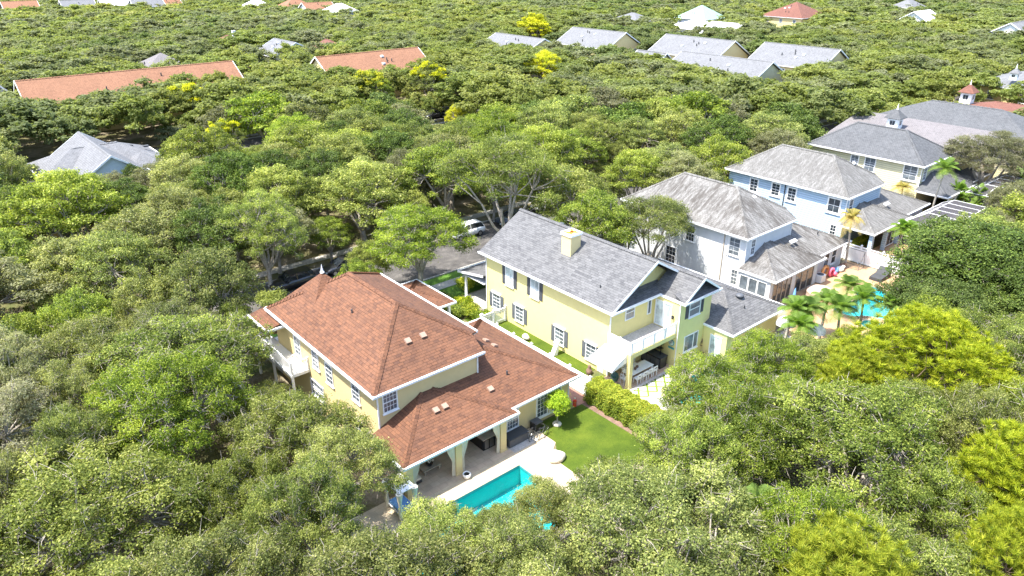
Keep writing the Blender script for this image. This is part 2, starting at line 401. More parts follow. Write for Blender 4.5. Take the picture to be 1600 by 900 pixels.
M['bluecloth'] = plain('blue_canvas', (.16,.35,.68), .8)
M['redpl'] = plain('red_plastic', (.6,.05,.03), .5)
M['pink'] = plain('pink_plastic', (.75,.14,.22), .5)
M['orangepl'] = plain('orange_plastic', (.8,.35,.12), .5)
M['kamado'] = plain('green_ceramic', (.02,.07,.06), .3)
M['rubber'] = plain('tyre_rubber', (.02,.02,.02), .8)
M['carglass'] = glassmat('car_glass', (.02,.025,.03), .05)
def carpaint(n, c):
    m, nt, b, nn, l = newmat(n); b.inputs['Base Color'].default_value = (*c, 1); b.inputs['Roughness'].default_value = .3
    b.inputs['Coat Weight'].default_value = .8; b.inputs['Coat Roughness'].default_value = .05
    l.new(ramp(nt, noise(nt, obv(nt), 1.5), [(.3, tuple(x*.92 for x in c)), (.7, c)]), b.inputs['Base Color']); return m
# foliage kinds
M['leaf_olive'] = leafmat('leaf_olive', (.068,.094,.012), (.168,.206,.027), (.40,.42,.095))
M['leaf_green'] = leafmat('leaf_green', (.058,.092,.010), (.150,.208,.020), (.37,.42,.060))
M['leaf_grey'] = leafmat('leaf_grey', (.098,.104,.042), (.188,.194,.088), (.31,.31,.155))
M['leaf_dark'] = leafmat('leaf_dark', (.034,.058,.008), (.070,.112,.013), (.16,.21,.034), rnd=.15, trans=.25)
M['leaf_yellow'] = leafmat('leaf_yellow', (.20,.24,.012), (.44,.44,.02), (.66,.61,.03), rnd=.2)
M['leaf_pine'] = leafmat('leaf_pine', (.08,.13,.012), (.25,.29,.014), (.50,.50,.05), rnd=.1, trans=.4)
M['leaf_pine2'] = leafmat('leaf_pine2', (.075,.14,.016), (.14,.22,.022), (.22,.31,.045), rnd=.25)
M['leaf_hedge'] = leafmat('leaf_hedge', (.09,.15,.012), (.27,.33,.02), (.62,.58,.06), rnd=.1)
M['leaf_palm'] = leafmat('leaf_palm', (.07,.14,.018), (.13,.22,.03), (.24,.32,.06), rnd=.2)
M['leaf_palmdry'] = leafmat('leaf_palmdry', (.16,.18,.03), (.36,.30,.08), (.55,.42,.15), rnd=.1)
M['leaf_lemon'] = leafmat('leaf_lemon', (.16,.26,.02), (.30,.42,.02), (.48,.55,.04), rnd=.05)
M['flower'] = plain('pale_flowers', (.75,.62,.62), .8)
# ================================================================== SETTING: ground, roads, lots
def ellipse(cx, cy, a, b, n=28, rot=0):
    return [(cx+a*math.cos(t)*math.cos(rot)-b*math.sin(t)*math.sin(rot), cy+a*math.cos(t)*math.sin(rot)+b*math.sin(t)*math.cos(rot)) for t in [2*math.pi*k/n for k in range(n)]]
def freeform(cx, cy, spec, n=40):
    out = []
    for k in range(n):
        t = 2*math.pi*k/n; r = spec(t); out.append((cx+r*math.cos(t), cy+r*math.sin(t)))
    return out
POOL_A = rect(15.2, 25.4, 23.6, 29.22)
POOL_B = rect(39.3, 47.5, 23.6, 28.7)
def chaikin(p, n=2):
    for _ in range(n):
        q = []
        for i in range(len(p)):
            a, b = p[i], p[(i+1) % len(p)]; q += [(a[0]*.75+b[0]*.25, a[1]*.75+b[1]*.25), (a[0]*.25+b[0]*.75, a[1]*.25+b[1]*.75)]
        p = q
    return p
POOL_C = chaikin([(62.6,23.2+3.2),(62.5,27.2),(63.8,27.8),(65.1,27.4),(66.2,26.9),(67.4,27.4),(68.6,28.3),(70.1,28.1),(70.8,26.8),(70.2,25.2),(68.6,23.9),(67,23.1),(65.3,22.5),(64.2,23.6),(63.9,24.9),(62.7,25.4)][::-1])
SPA_C = ellipse(62.45, 23.5, .95, .95, 24)
GROUPS = [[POOL_A], [POOL_B], [POOL_C, SPA_C]]
def ground():
    m = MB(); boxes = []
    for h in GROUPS:
        xs = [p[0] for l in h for p in l]; ys = [p[1] for l in h for p in l]; boxes.append([min(xs)-.3, max(xs)+.3, min(ys)-.3, max(ys)+.3])
    gx = sorted({-420, 1020, *[b[0] for b in boxes], *[b[1] for b in boxes]}); gy = sorted({-420, 1020, *[b[2] for b in boxes], *[b[3] for b in boxes]})
    for i in range(len(gx)-1):
        for j in range(len(gy)-1):
            cx, cy = (gx[i]+gx[i+1])/2, (gy[j]+gy[j+1])/2
            if any(b[0] < cx < b[1] and b[2] < cy < b[3] for b in boxes): continue
            m.poly([(gx[i],gy[j],0),(gx[i+1],gy[j],0),(gx[i+1],gy[j+1],0),(gx[i],gy[j+1],0)])
    for b, hs in zip(boxes, GROUPS):
        loops = [[Vector((x, y, 0)) for x, y in rect(*b)], *[[Vector((x, y, 0)) for x, y in h] for h in hs]]; pts = [p for l in loops for p in l]
        for t in geometry.tessellate_polygon(loops):
            p = [pts[i] for i in t]
            if (p[1]-p[0]).cross(p[2]-p[0]).z < 0: p.reverse()
            m.poly(p)
    m.build('ground', M['floor'])['kind'] = 'structure'
ground()
for nm, x0, x1, y0, y1 in (('road', -60, 520, 57.8, 67.4), ('road', -60, 520, 119.2, 128.4), ('road', -60, 700, 236, 243)):
    sheet(nm, rect(x0, x1, y0, y1), [], 0.008, M['asphalt'])
def kerb(y, x0=-60, x1=300):
    m = MB()
    for i in range(int((x1-x0)/3)): m.box(x0+i*3, x0+i*3+2.985, y, y+.16, 0, .12)
    o = m.build('kerb', M['concrete']); o['kind'] = 'structure'
for y in (57.62, 67.42, 119.02, 128.42): kerb(y)
for y0, y1 in ((54.9, 56.2), (69.3, 70.6), (116.2, 117.5), (130.2, 131.5)):
    sheet('pavement', rect(-60, 300, y0, y1), [], 0.012, M['concrete'])
for i, (x0, x1, y0, y1) in enumerate(((34.9, 47.5, 52.4, 54.88), (28.5, 34.9, 43.2, 54.88), (36, 60, 56.22, 57.6), (47.6, 58.6, 48.5, 54.88), (100, 130, 55.2, 57.6), (20, 34, 56.22, 57.6),
                                      (30, 60, 117.6, 119.0), (30, 60, 112, 116.1), (70, 120, 131.6, 137))):
    sheet('lawn', rect(x0, x1, y0, y1), [], 0.006+.0005*i, M['grassd'])
# garden of the red-roofed house
sheet('lawn', [(27.3, 27.6), (28.95, 29.5), (28.95, 31.9), (33.25, 31.6), (33.6, 31.6), (33.6, 24.6), (26.0, 24.0), (25.9, 27.2)], [], 0.012, M['grass'])
sheet('patio', [(13.2, 22.6), (27.6, 22.6), (27.6, 28.6), (28.9, 29.45), (28.9, 31.9), (25.8, 31.9), (17.2, 31.9), (13.2, 31.9)], [POOL_A], 0.02, M['travertine'])
sheet('patio', rect(18.2, 26.0, 30.55, 34.6), [], 0.026, M['travg'])
sheet('patio', rect(26.0, 28.2, 30.4, 31.9), [], 0.030, M['concrete'])
sheet('path', rect(33.25, 34.6, 31.6, 34.4), [], 0.024, M['brickpath'])
sheet('path', rect(33.2, 34.9, 34.4, 46), [], 0.020, M['concrete'])
sheet('planting_bed', rect(33.62, 34.5, 24, 31.6), [], 0.016, M['mulch'])
sheet('path', rect(34.65, 36.6, 31.2, 34.3), [], 0.026, M['whitewall'])
# garden of the yellow house
sheet('lawn', rect(35.1, 37.95, 34.35, 48.4), [], 0.018, M['grass'])
sheet('patio', rect(36.9, 43.1, 30.55, 33.1), [], 0.026, M['patioB'])
sheet('patio', rect(35.2, 49.5, 22.4, 29.0), [POOL_B], 0.022, M['concrete'])
sheet('patio', rect(36.9, 47.2, 30.28, 30.55), [], 0.060, M['concrete'])
sheet('patio', rect(36.9, 46.9, 29.0, 30.28), [], 0.018, M['lattice'])
sheet('patio', rect(46.9, 58.0, 24.0, 28.1), [], 0.018, M['concrete'])
# garden of the white house
sheet('patio', [(55.0, 20.5), (75.1, 20.5), (75.1, 32.4), (58.2, 32.4), (58.2, 28), (55, 28)], [POOL_C, SPA_C], 0.02, M['sandpave'])
sheet('path', rect(47.3, 58.9, 40.0, 54.8), [], 0.004, M['mulch'])
sheet('patio', rect(75.6, 96.0, 22.0, 32.2), [], 0.02, M['sandpave'])
sheet('lawn', rect(75.6, 80.5, 32.2, 34.6), [], 0.026, M['grass'])
sheet('patio', rect(98, 117.0, 22.0, 32.2), [], 0.02, M['sandpave'])
def pool(outline, label, depth, mat, coping=True, level=-.14, steps=True):
    t = thing('swimming_pool', label, 'swimming pool', (sum(p[0] for p in outline)/len(outline), sum(p[1] for p in outline)/len(outline), 0))
    m = MB(); n = len(outline)
    for i in range(n):
        a, b = outline[i], outline[(i+1) % n]
        m.poly([(a[0], a[1], .018), (b[0], b[1], .018), (b[0], b[1], -depth), (a[0], a[1], -depth)])
    m.poly([(x, y, -depth) for x, y in outline]); m.build('basin', mat, t)
    tl = MB()
    for i in range(n):      # waterline tiles
        a, b = Vector((*outline[i], 0)), Vector((*outline[(i+1) % n], 0)); d = (b-a).normalized(); nn = Vector((d.y, -d.x, 0))
        if nn.dot(a-Vector((t.location.x, t.location.y, 0))) > 0: nn = -nn
        tl.obox((a+b)/2+nn*.012+Vector((0,0,-.09)), (b-a)/2, nn*.008, Vector((0,0,.09)))
    tl.build('tile_band', M['teal'], t)
    w = MB(); w.poly([(x, y, level) for x, y in outline]); w.build('water', M['water'], t)
    if coping:
        cx = t.location.x; cy = t.location.y; c = MB()
        for i in range(n):
            a, b = Vector((*outline[i], 0)), Vector((*outline[(i+1) % n], 0))
            d = (b-a).normalized(); nn = Vector((d.y, -d.x, 0))
            if nn.dot(a-Vector((cx, cy, 0))) < 0: nn = -nn
            c.obox((a+b)/2+nn*.14+Vector((0,0,.045)), (b-a)/2+d*(.0 if n > 8 else .0), nn*.15, Vector((0,0,.024)))
        c.build('coping', M['travertine'], t)
    return t
pa = pool(POOL_A, 'rectangular turquoise pool beside the red roofed house', 1.5, M['pool'])
m = MB(); m.box(24.6, 25.38, 23.7, 26.6, -1.45, -.5); m.build('step', M['pool'], pa)
pool(POOL_B, 'teal pool behind the yellow house under tree branches', 1.6, M['pool'])
pool(POOL_C, 'curved turquoise pool on tan paving behind the white house', 1.3, M['poolC'])
pool(SPA_C, 'small round spa in front of the curved turquoise pool', .8, M['poolC'])

# ================================================================== BUILDING PARTS
def window(par, face, c, s, zc, w, h, nx=2, ny=4, shut=None, glass='glass', hood=False, sash=True, trim=None, sill=True, fw=.08, name='window', split=None):
    m = MB(); trim = trim or M['white']
    s0, s1, z0, z1 = s-w/2, s+w/2, zc-h/2, zc+h/2
    m.fbox(face, c, s0-fw, s0, .0, .06, z0-fw, z1+fw); m.fbox(face, c, s1, s1+fw, .0, .06, z0-fw, z1+fw)
    m.fbox(face, c, s0, s1, .0, .06, z1, z1+fw); m.fbox(face, c, s0, s1, .0, .06, z0-fw, z0)
    if sill: m.fbox(face, c, s0-fw*1.6, s1+fw*1.6, .0, .12, z0-fw-.07, z0-fw-.003)
    if hood: m.fbox(face, c, s0-fw*2, s1+fw*2, .0, .14, z1+fw+.003, z1+fw+.14)
    if sash: m.fbox(face, c, s0+.002, s1-.002, .012, .05, zc-.03, zc+.03)
    t = .022
    for i in range(1, nx):
        x = s0+(s1-s0)*i/nx; m.fbox(face, c, x-t/2, x+t/2, .012, .035, z0+.002, z1-.002)
    for j in range(1, ny):
        z = z0+(z1-z0)*j/ny
        if abs(z-zc) > .05: m.fbox(face, c, s0+.002, s1-.002, .012, .033, z-t/2, z+t/2)
    if split: 
        for k in split: m.fbox(face, c, k-.045, k+.045, .012, .055, z0+.002, z1-.002)
    f = m.build(name, trim, par)
    p = MB(); p.fbox(face, c, s0+.004, s1-.004, -.01, .016, z0+.004, z1-.004); p.build('pane', M[glass], f)
    if shut:
        for sg in (-1, 1):
            q = MB(); a = s+sg*(w/2+fw+.23)
            q.fbox(face, c, a-.2, a+.2, .0, .04, z0-.06, z1+.06)
            k = 0; z = z0
            while z < z1-.05: q.fbox(face, c, a-.15, a+.15, .042, .058, z, z+.05); z += .11
            q.build('shutter', M[shut], par)
    return f
def wpx(par, face, c, px, py, w, h, **k):
    r = G(px, py, 0)-Vector((0, 0, CAM_H))
    t = (c/r.x) if face == 'L' else (c/r.y)
    q = Vector((0, 0, CAM_H))+r*t
    return window(par, face, c, q.y if face == 'L' else q.x, q.z, w, h, **k)
def gutter(m, a, b, out, h=.16, w=.13):     # white gutter along an eave from a to b; out = outward unit vector
    a, b, out = Vector(a), Vector(b), Vector(out)
    m.obox((a+b)/2+out*w/2-Vector((0,0,h/2-.015)), (b-a)/2, out*w/2, Vector((0,0,h/2)))
    m.obox((a+b)/2+out*(w+.012)-Vector((0,0,.01)), (b-a)/2, out*.012, Vector((0,0,.03)))
RAILN = [0]
def rail(m, a, b, z0, h=1.0, post=1.2, bal=.12, posts=True, w=.03):
    RAILN[0] += 1; e = .004*(RAILN[0] % 3); h += e
    a, b = Vector(a), Vector(b); d = b-a; L = d.length; d.normalize()
    up = Vector((0,0,1))
    for z, t in ((z0+.1, .05), (z0+h-.04, .07)): m.bar(a+up*z, b+up*z, t, t)
    n = max(1, round(L/post))
    if posts:
        for i in range(n+1): p = a+d*L*i/n; m.box(p.x-.06-e, p.x+.06+e, p.y-.06-e, p.y+.06+e, z0+e, z0+h+.06)
    k = int(L/bal)
    for i in range(1, k):
        p = a+d*L*i/k; m.box(p.x-w/2, p.x+w/2, p.y-w/2, p.y+w/2, z0+.1, z0+h-.07)
def vents(par, pts, mat):
    for x, y, z, dx, dy, s in pts:   # slope direction (dx, dy) times s rise
        m = MB(); u = Vector((dx, dy, s)).normalized(); side = Vector((-dy, dx, 0)).normalized(); n = side.cross(u)
        if n.z < 0: n = -n
        m.obox(Vector((x, y, z))+n*.09, u*.19, side*.2, n*.07); m.build('roof_vent', mat, par)

ZE, ZL, QL = 5.9, 2.85, .41
def two_storey(dx, dy, name, label, group, roofm, wallm, opts):
    """the two-storey hip-roofed house model that is repeated along the street"""
    t = thing(name, label, 'house', (23+dx, 42+dy, 0), group)
    X = lambda x: x+dx
    Y = lambda y: y+dy
    V = lambda x, y, z: (x+dx, y+dy, z)
    w = MB()
    w.box(X(18.45), X(26.25), Y(34.75), Y(50.0), 0, 5.72); w.box(X(26.252), X(27.55), Y(36.8), Y(49.998), 0, 5.718)
    w.build('wall', wallm, t)
    w = MB(); w.box(X(26.3), X(32.5), Y(31.95), Y(42.5), 0, 2.66); w.build('garage_wing_wall', opts.get('wing', wallm), t)
    # main roof
    r = MB(); zr = 8.9
    pb = (zr-ZE)/5.0
    r.slab([V(18,34.4,ZE), V(26.65,34.4,ZE), V(26.65,35.75,ZE+1.35*pb), V(23,39.4,zr)])
    r.slab([V(18,50.4,ZE), V(18,34.4,ZE), V(23,39.4,zr), V(23,46.0,zr)])
    r.slab([V(28,37.0,ZE), V(28,50.4,ZE), V(23,46.0,zr), V(23,39.4,zr), V(26.65,35.75,ZE+1.35*pb)])
    r.slab([V(28,50.4,ZE), V(18,50.4,ZE), V(23,46.0,zr)])
    e = .0
    for a, b in ((V(18,34.4,ZE), V(23,39.4,zr)), (V(26.65,35.75,ZE+1.35*pb), V(23,39.4,zr)), (V(23,39.4,zr), V(23,46,zr)), (V(18,50.4,ZE), V(23,46,zr)), (V(28,50.4,ZE), V(23,46,zr))): r.caps(a, b)
    # front bay turret
    tx, ty, tz, th = 21.7, 47.7, 8.75, 2.6
    zb = ZE+.25
    for k in range(4 if opts.get('turret') else 0):
        c = [(tx-th, ty-th), (tx+th, ty-th), (tx+th, ty+th), (tx-th, ty+th)]
        a, b = c[k], c[(k+1) % 4]; r.slab([V(a[0], a[1], zb), V(b[0], b[1], zb), V(tx, ty, tz)], .06)
    rf = r.build('roof', roofm, t)
    f = MB() if opts.get('turret') else None
    if f: f.lathe(V(tx, ty, tz-.05), [(.17,0),(.16,.1),(.06,.18),(.09,.28),(.04,.4),(.012,.68)], 10); f.build('finial', M['white'], rf)
    g = MB()
    gutter(g, V(18,34.4,ZE), V(18,50.4,ZE), (-1,0,0)); gutter(g, V(17.88,34.4,ZE), V(26.65,34.4,ZE), (0,-1,0))
    gutter(g, V(28,37.0,ZE), V(28,50.4,ZE), (1,0,0)); gutter(g, V(18,50.4,ZE), V(28,50.4,ZE), (0,1,0))
    g.box(X(18.02), X(26.6), Y(34.42), Y(50.35), 5.722, 5.77); g.box(X(26.61), X(27.95), Y(37.0), Y(50.34), 5.722, 5.768)
    g.box(X(18.36), X(18.445), Y(34.68), Y(34.75), 2.9 if opts.get('porch') != 'x' else 0, 5.72); g.box(X(26.252), X(26.33), Y(34.66), Y(34.745), 4.2, 5.72)
    g.build('gutter', opts.get('trim', M['white']), t)
    # lower roof
    r = MB(); zt = ZL+QL*4.0; zv = ZL+QL*3.35; zh = ZL+QL*5.3
    r.slab([V(17.6,30.75,ZL), V(26.55,30.75,ZL), V(22.55,34.75,zt), V(21.6,34.75,zt)])
    r.slab([V(17.6,34.75,ZL), V(17.6,30.75,ZL), V(21.6,34.75,zt)])
    r.slab([V(26.55,30.75,ZL), V(26.55,31.4,ZL), V(23.2,34.75,zv), V(22.55,34.75,zt)])
    r.slab([V(26.55,31.4,ZL), V(33,31.45,ZL), V(27.7,36.78,zh), V(26.25,36.78,zh), V(26.25,34.75,zv), V(23.2,34.75,zv)])
    r.slab([V(33,31.45,ZL), V(33,43,ZL), V(27.7,37.7,zh), V(27.7,36.78,zh)])
    r.slab([V(33,43,ZL), V(27.55,43,ZL), V(27.55,37.7,zh), V(27.7,37.7,zh)])
    for a, b in ((V(17.6,30.75,ZL), V(21.6,34.75,zt)), (V(26.55,30.75,ZL), V(22.55,34.75,zt)), (V(33,31.45,ZL), V(27.7,36.78,zh)), (V(33,43,ZL), V(27.7,37.7,zh))): r.caps(a, b, .2)
    r.build('lower_roof', opts.get('roof2', roofm), t)
    g = MB()
    gutter(g, V(17.5,30.75,ZL), V(26.65,30.75,ZL), (0,-1,0)); gutter(g, V(17.6,30.75,ZL), V(17.6,34.75,ZL), (-1,0,0)); gutter(g, V(26.55,30.75,ZL), V(26.55,31.4,ZL), (1,0,0))
    gutter(g, V(26.66,31.4,ZL), V(33.1,31.45,ZL), (0,-1,0)); gutter(g, V(33,31.45,ZL), V(33,43,ZL), (1,0,0)); gutter(g, V(27.55,43,ZL), V(33,43,ZL), (0,1,0))
    g.box(X(17.65), X(26.2), Y(30.8), Y(34.74), 2.67, 2.71); g.box(X(26.3), X(32.95), Y(31.5), Y(42.95), 2.672, 2.708)
    g.box(X(32.42), X(32.5), Y(31.87), Y(31.948), 0.05, 2.67)
    g.build('lower_gutter', opts.get('trim', M['white']), t)
    # street-side porch
    r = MB(); r.slab([V(27.6,53,2.85), V(33.3,53,2.85), V(30.8,50,3.75), V(27.6,50,3.75)]); r.slab([V(33.3,47,2.85), V(27.6,47,2.85), V(27.6,50,3.75), V(30.8,50,3.75)]); r.slab([V(33.3,53,2.85), V(33.3,47,2.85), V(30.8,50,3.75)])
    for a, b in ((V(33.3,53,2.85), V(30.8,50,3.75)), (V(33.3,47,2.85), V(30.8,50,3.75)), (V(30.8,50,3.75), V(27.6,50,3.75))): r.caps(a, b)
    r.slab([V(18.2,53.4,2.9), V(27.55,53.4,2.9), V(27.55,50.0,3.8), V(18.2,50.0,3.8)])
    pr = r.build('porch_roof', roofm, t)
    g = MB(); gutter(g, V(33.3,47,2.85), V(33.3,53,2.85), (1,0,0)); gutter(g, V(27.6,47,2.85), V(33.4,47,2.85), (0,-1,0)); gutter(g, V(27.6,53,2.85), V(33.4,53,2.85), (0,1,0)); gutter(g, V(18.2,53.4,2.9), V(27.55,53.4,2.9), (0,1,0))
    g.build('porch_gutter', M['white'], pr)
    for x, y in ((32.9,47.4), (30.2,47.4), (32.9,52.6), (30.2,52.6), (18.8,53.0), (22,53.0), (25,53.0)):
        g = MB(); g.box(X(x-.11), X(x+.11), Y(y-.11), Y(y+.11), .15, 2.72); g.box(X(x-.17), X(x+.17), Y(y-.17), Y(y+.17), 0, .2); g.box(X(x-.16), X(x+.16), Y(y-.16), Y(y+.16), 2.6, 2.74); g.build('column', M['white'], t)
    g = MB(); g.box(X(27.6), X(33.0), Y(47.2), Y(52.9), 0, .15); g.box(X(18.45), X(27.55), Y(50.05), Y(53.2), 0, .15); g.build('porch_floor', M['concrete'], t)
    for x in (20.5, 24.9):
        window(t, 'F', 50.0+dy, x+dx, 4.6, 1.0, 1.5, 2, 4)
    window(t, 'F', 50.0+dy, 22.8+dx, 1.25, 1.0, 2.1, 1, 3, name='front_door', sash=False, sill=False)
    for y in (39.8, 44.0, 48.0): window(t, 'R', 27.55+dx, y+dy, 4.6, .9, 1.4, 2, 4)
    return t

# ------------------------------------------------------------------ the red-roofed house (nearest)
HA = two_storey(0, 0, 'house', 'two storey cream house with terracotta red shingle roofs and curtained back porch', None, M['red'], M['cream'], {'turret': True})
for px, py, w, h in ((465.5,541,.9,1.5), (493.5,562,.85,1.35), (515,585,.9,1.5)): wpx(HA, 'L', 18.45, px, py, w, h, glass='glass')
wpx(HA, 'L', 18.45, 497, 610, 1.9, 1.2, nx=4, ny=3)
window(HA, 'L', 18.45, 37.6, 1.4, .95, 1.6); window(HA, 'L', 18.45, 37.6, 4.5, .9, 1.4); window(HA, 'L', 18.45, 48.9, 1.4, .8, 1.6)
window(HA, 'B', 34.75, 19.3, 4.86, .95, 1.35, nx=4, ny=4)
for s in (29.87, 31.15): window(HA, 'B', 31.95, s, 1.38, .95, 1.75, nx=3, ny=5, fw=.1, sash=False)
window(HA, 'B', 31.95, 27.1, 1.43, .95, 1.45, nx=4, ny=5, fw=.09)
m = MB(); m.box(26.30, 26.36, 32.0, 34.7, 0, 2.66); m.build('porch_side_wall', M['cream'], HA)
m = MB(); m.box(17.8, 26.3, 30.98, 31.3, 2.45, 2.668); m.box(17.8, 18.1, 31.3, 34.74, 2.45, 2.668); m.build('beam', M['cream'], HA)
for i, x in enumerate((18.15, 21.85, 25.55)):
    m = MB(); m.box(x-.24, x+.24, 31.0, 31.46, .03, 2.448); m.box(x-.28, x+.28, 30.96, 31.5, .03, .16); m.build('pillar', M['cream'], HA)
vents(HA, [(22.1,36.75,7.31,0,1,.6), (23.3,36.75,7.31,0,1,.6), (21.7,33.2,3.86,0,1,.41), (22.4,33.2,3.86,0,1,.41), (26.2,33.2,3.59,0,1,.41), (29.3,36.6,4.37,-1,0,.41), (29.3,37.6,4.37,-1,0,.41)], M['ventbrown'])
for p in ((21.0,42.1,7.7), (28.1,33.7,3.8)):
    m = MB(); m.tube([p, (p[0], p[1], p[2]+.3)], .06, 8); m.build('vent_pipe', M['dark'], HA)
# side porch, two levels
m = MB(); m.slab([(16.95,47.9,5.32), (16.95,51.3,5.32), (18.44,51.3,5.62), (18.44,47.9,5.62)], .08); m.build('side_porch_roof', M['red'], HA)
m = MB(); gutter(m, (16.95,47.9,5.32), (16.95,51.3,5.32), (-1,0,0)); gutter(m, (16.85,47.9,5.32), (18.44,47.9,5.32), (0,-1,0)); m.box(17.0,18.44,47.95,51.25,5.08,5.2); m.box(17.0,18.44,44.6,51.3,2.75,2.95)
rail(m, (17.1,44.7,0), (17.1,51.2,0), 2.95, .95, 1.7, .13); rail(m, (17.1,44.7,0), (18.4,44.7,0), 2.95, .95, 1.3, .13)
m.build('side_porch_balcony', M['white'], HA)
for y in (44.72, 48.05, 51.18):
    m = MB(); m.box(17.03,17.19,y-.08,y+.08,.02,2.748)
    if y > 46: m.box(17.03,17.19,y-.08,y+.08,4.0,5.078)
    m.build('side_porch_post', M['white'], HA)
# curtains on the porch pillars (hang from the beam)
def curtain(x, side, y, label):
    m = MB(); n = 14; top = []; 
    prof = [(2.44, .62, 0), (1.9, .48, .02), (1.35, .25, .04), (1.15, .20, .05), (.8, .22, .04), (.05, .26, .04)]
    rows = []
    for z, wd, o in prof:
        rows.append([(x+side*(wd*k/n), y+.05*math.sin(k*1.9)-o*.2, z) for k in range(n+1)])
    vs = [p for r in rows for p in r]; q = n+1
    fs = [(i*q+k, i*q+k+1, (i+1)*q+k+1, (i+1)*q+k) for i in range(len(rows)-1) for k in range(n)]
    m.mesh(vs, fs, True); m.mesh([(a, b+.02, c) for a, b, c in vs], [f[::-1] for f in fs], True)
    tag(m.build('curtain', M['cloth']), label, 'curtain', 'curtains tied to the porch pillars')
curtain(18.41, 1, 31.1, 'cream curtain on the corner porch pillar nearest the white daybed')
curtain(21.59, -1, 31.1, 'wide cream curtain left of the middle porch pillar')
curtain(22.11, 1, 31.1, 'narrow cream curtain right of the middle porch pillar')
curtain(25.29, -1, 31.1, 'cream curtain tied to the pillar beside the black grill counter')

# ------------------------------------------------------------------ the yellow house with shutters
HB = thing('house', 'bright yellow two storey house with grey shingle gable roof, dark shutters and white balcony', 'house', (42.5, 41, 0))
m = MB(); m.box(37.95,47.05,33.05,48.45,0,5.74)
m.mesh([(37.96,33.9,5.74),(47.04,33.9,5.74),(42.5,33.9,8.55),(37.96,48.4,5.74),(47.04,48.4,5.74),(42.5,48.4,8.55)], [(0,1,2),(4,3,5),(0,2,5,3),(1,4,5,2)])
m.build('wall', M['yellow'], HB)
m = MB(); m.box(43.05,47.2,30.5,33.06,0,5.72); m.mesh([(43.06,31.2,5.72),(47.19,31.2,5.72),(45.4,31.2,7.2),(43.06,33,5.72),(47.19,33,5.72),(45.4,33,7.2)], [(0,1,2),(4,3,5),(0,2,5,3),(1,4,5,2)]); m.build('wing_wall', M['yellow'], HB)
r = MB(); zr = 8.8; x0, x1, xr = 37.5, 47.5, 42.5
r.slab([(x0,48.9,ZE),(x0,32.6,ZE),(xr,32.6,zr),(xr,48.9,zr)]); r.slab([(x1,33.2,ZE),(x1,48.9,ZE),(xr,48.9,zr),(xr,33.2,zr)])
r.slab([(xr,32.6,zr),(45.4,32.6,zr-.58*2.9),(45.4,33.2,zr-.58*2.9),(xr,33.2,zr)])
r.caps((xr,32.6,zr),(xr,48.9,zr))
r.slab([(37.5,32.55,ZE-.03),(43.5,32.55,ZE-.03),(44.3,33.9,ZE+.42),(38.2,33.9,ZE+.42)])
r.slab([(43.1,30.1,ZE-.05),(43.1,33.5,ZE-.05),(45.4,33.5,7.35),(45.4,30.1,7.35)]); r.slab([(47.7,33.5,ZE-.05),(47.7,30.1,ZE-.05),(45.4,30.1,7.35),(45.4,33.5,7.35)])
r.caps((45.4,30.1,7.35),(45.4,33.0,7.35)); r.slab([(43.1,30.12,ZE-.07),(47.7,30.12,ZE-.07),(47.7,31.2,ZE+.4),(43.1,31.2,ZE+.4)])
r.build('roof', M['gray'], HB)
g = MB(); gutter(g, (x0,32.5,ZE), (x0,48.9,ZE), (-1,0,0)); gutter(g, (37.4,32.55,ZE-.02), (43.1,32.55,ZE-.02), (0,-1,0)); gutter(g, (43.1,30.05,ZE-.05), (43.1,32.5,ZE-.05), (-1,0,0)); gutter(g, (43.0,30.1,ZE-.06), (47.8,30.1,ZE-.06), (0,-1,0)); gutter(g, (x1,33.6,ZE), (x1,48.9,ZE), (1,0,0))
def rake(g, a, b, w=.2):
    a, b = Vector(a), Vector(b); d = b-a
    g.obox((a+b)/2+Vector((0,-.03,-.06)), d/2, Vector((0,.03,0)), Vector((0,0,w/2)))
rake(g, (37.5,32.58,ZE), (xr,32.58,zr)); rake(g, (xr,32.58,zr), (45.4,32.58,zr-.58*2.9)); rake(g, (43.1,30.08,ZE-.03), (45.4,30.08,7.37)); rake(g, (45.4,30.08,7.37), (47.7,30.08,ZE-.03))
g.box(37.55,47.45,32.62,48.85,5.745,5.79); g.box(43.15,47.65,30.15,32.6,5.73,5.775)
g.box(37.86,37.945,33.0,33.08,0.1,5.74); g.box(37.86,37.945,48.3,48.38,0.1,5.74); g.box(43.02,43.05,30.42,30.498,0.1,5.72)
g.build('gutter', M['white'], HB)
for s, zc, w, h, hd in ((45.1,4.53,.95,1.65,0), (41.75,4.57,.95,1.6,0), (46.95,1.44,1.0,1.35,1), (43.73,1.38,1.0,1.35,1), (38.6,1.31,1.0,1.38,1), (34.95,1.35,1.0,1.35,1)):
    window(HB, 'L', 37.95, s, zc, w, h, nx=2, ny=4 if hd else 2, shut='shutterb' if hd else 'shutter', hood=bool(hd), glass='glassw' if not hd else 'glass')
window(HB, 'B', 33.05, 40.1, 5.0, .95, 1.05, nx=1, ny=2, trim=M['white'], glass='glass', sill=False)
window(HB, 'B', 33.05, 42.45, 4.75, .3, 1.2, nx=1, ny=1, sash=False, sill=False)
window(HB, 'B', 30.5, 44.98, 4.77, 1.3, 1.2, nx=1, ny=2, shut='shutter', glass='glass')
window(HB, 'B', 30.5, 44.95, 1.72, 1.7, 1.35, nx=1, ny=1, sash=False, glass='glass', split=(45.25,), fw=.06)
window(HB, 'L', 43.05, 32.05, 4.25, 1.5, 2.05, nx=1, ny=1, sash=False, sill=False, glass='glassw', split=(32.05,), name='sliding_door')
for s in (40.2, 44.8): window(HB, 'F', 48.45, s, 4.6, .95, 1.5, shut='shutter')
window(HB, 'F', 48.45, 42.5, 1.3, 1.0, 2.1, nx=1, ny=3, sash=False, name='front_door', sill=False)
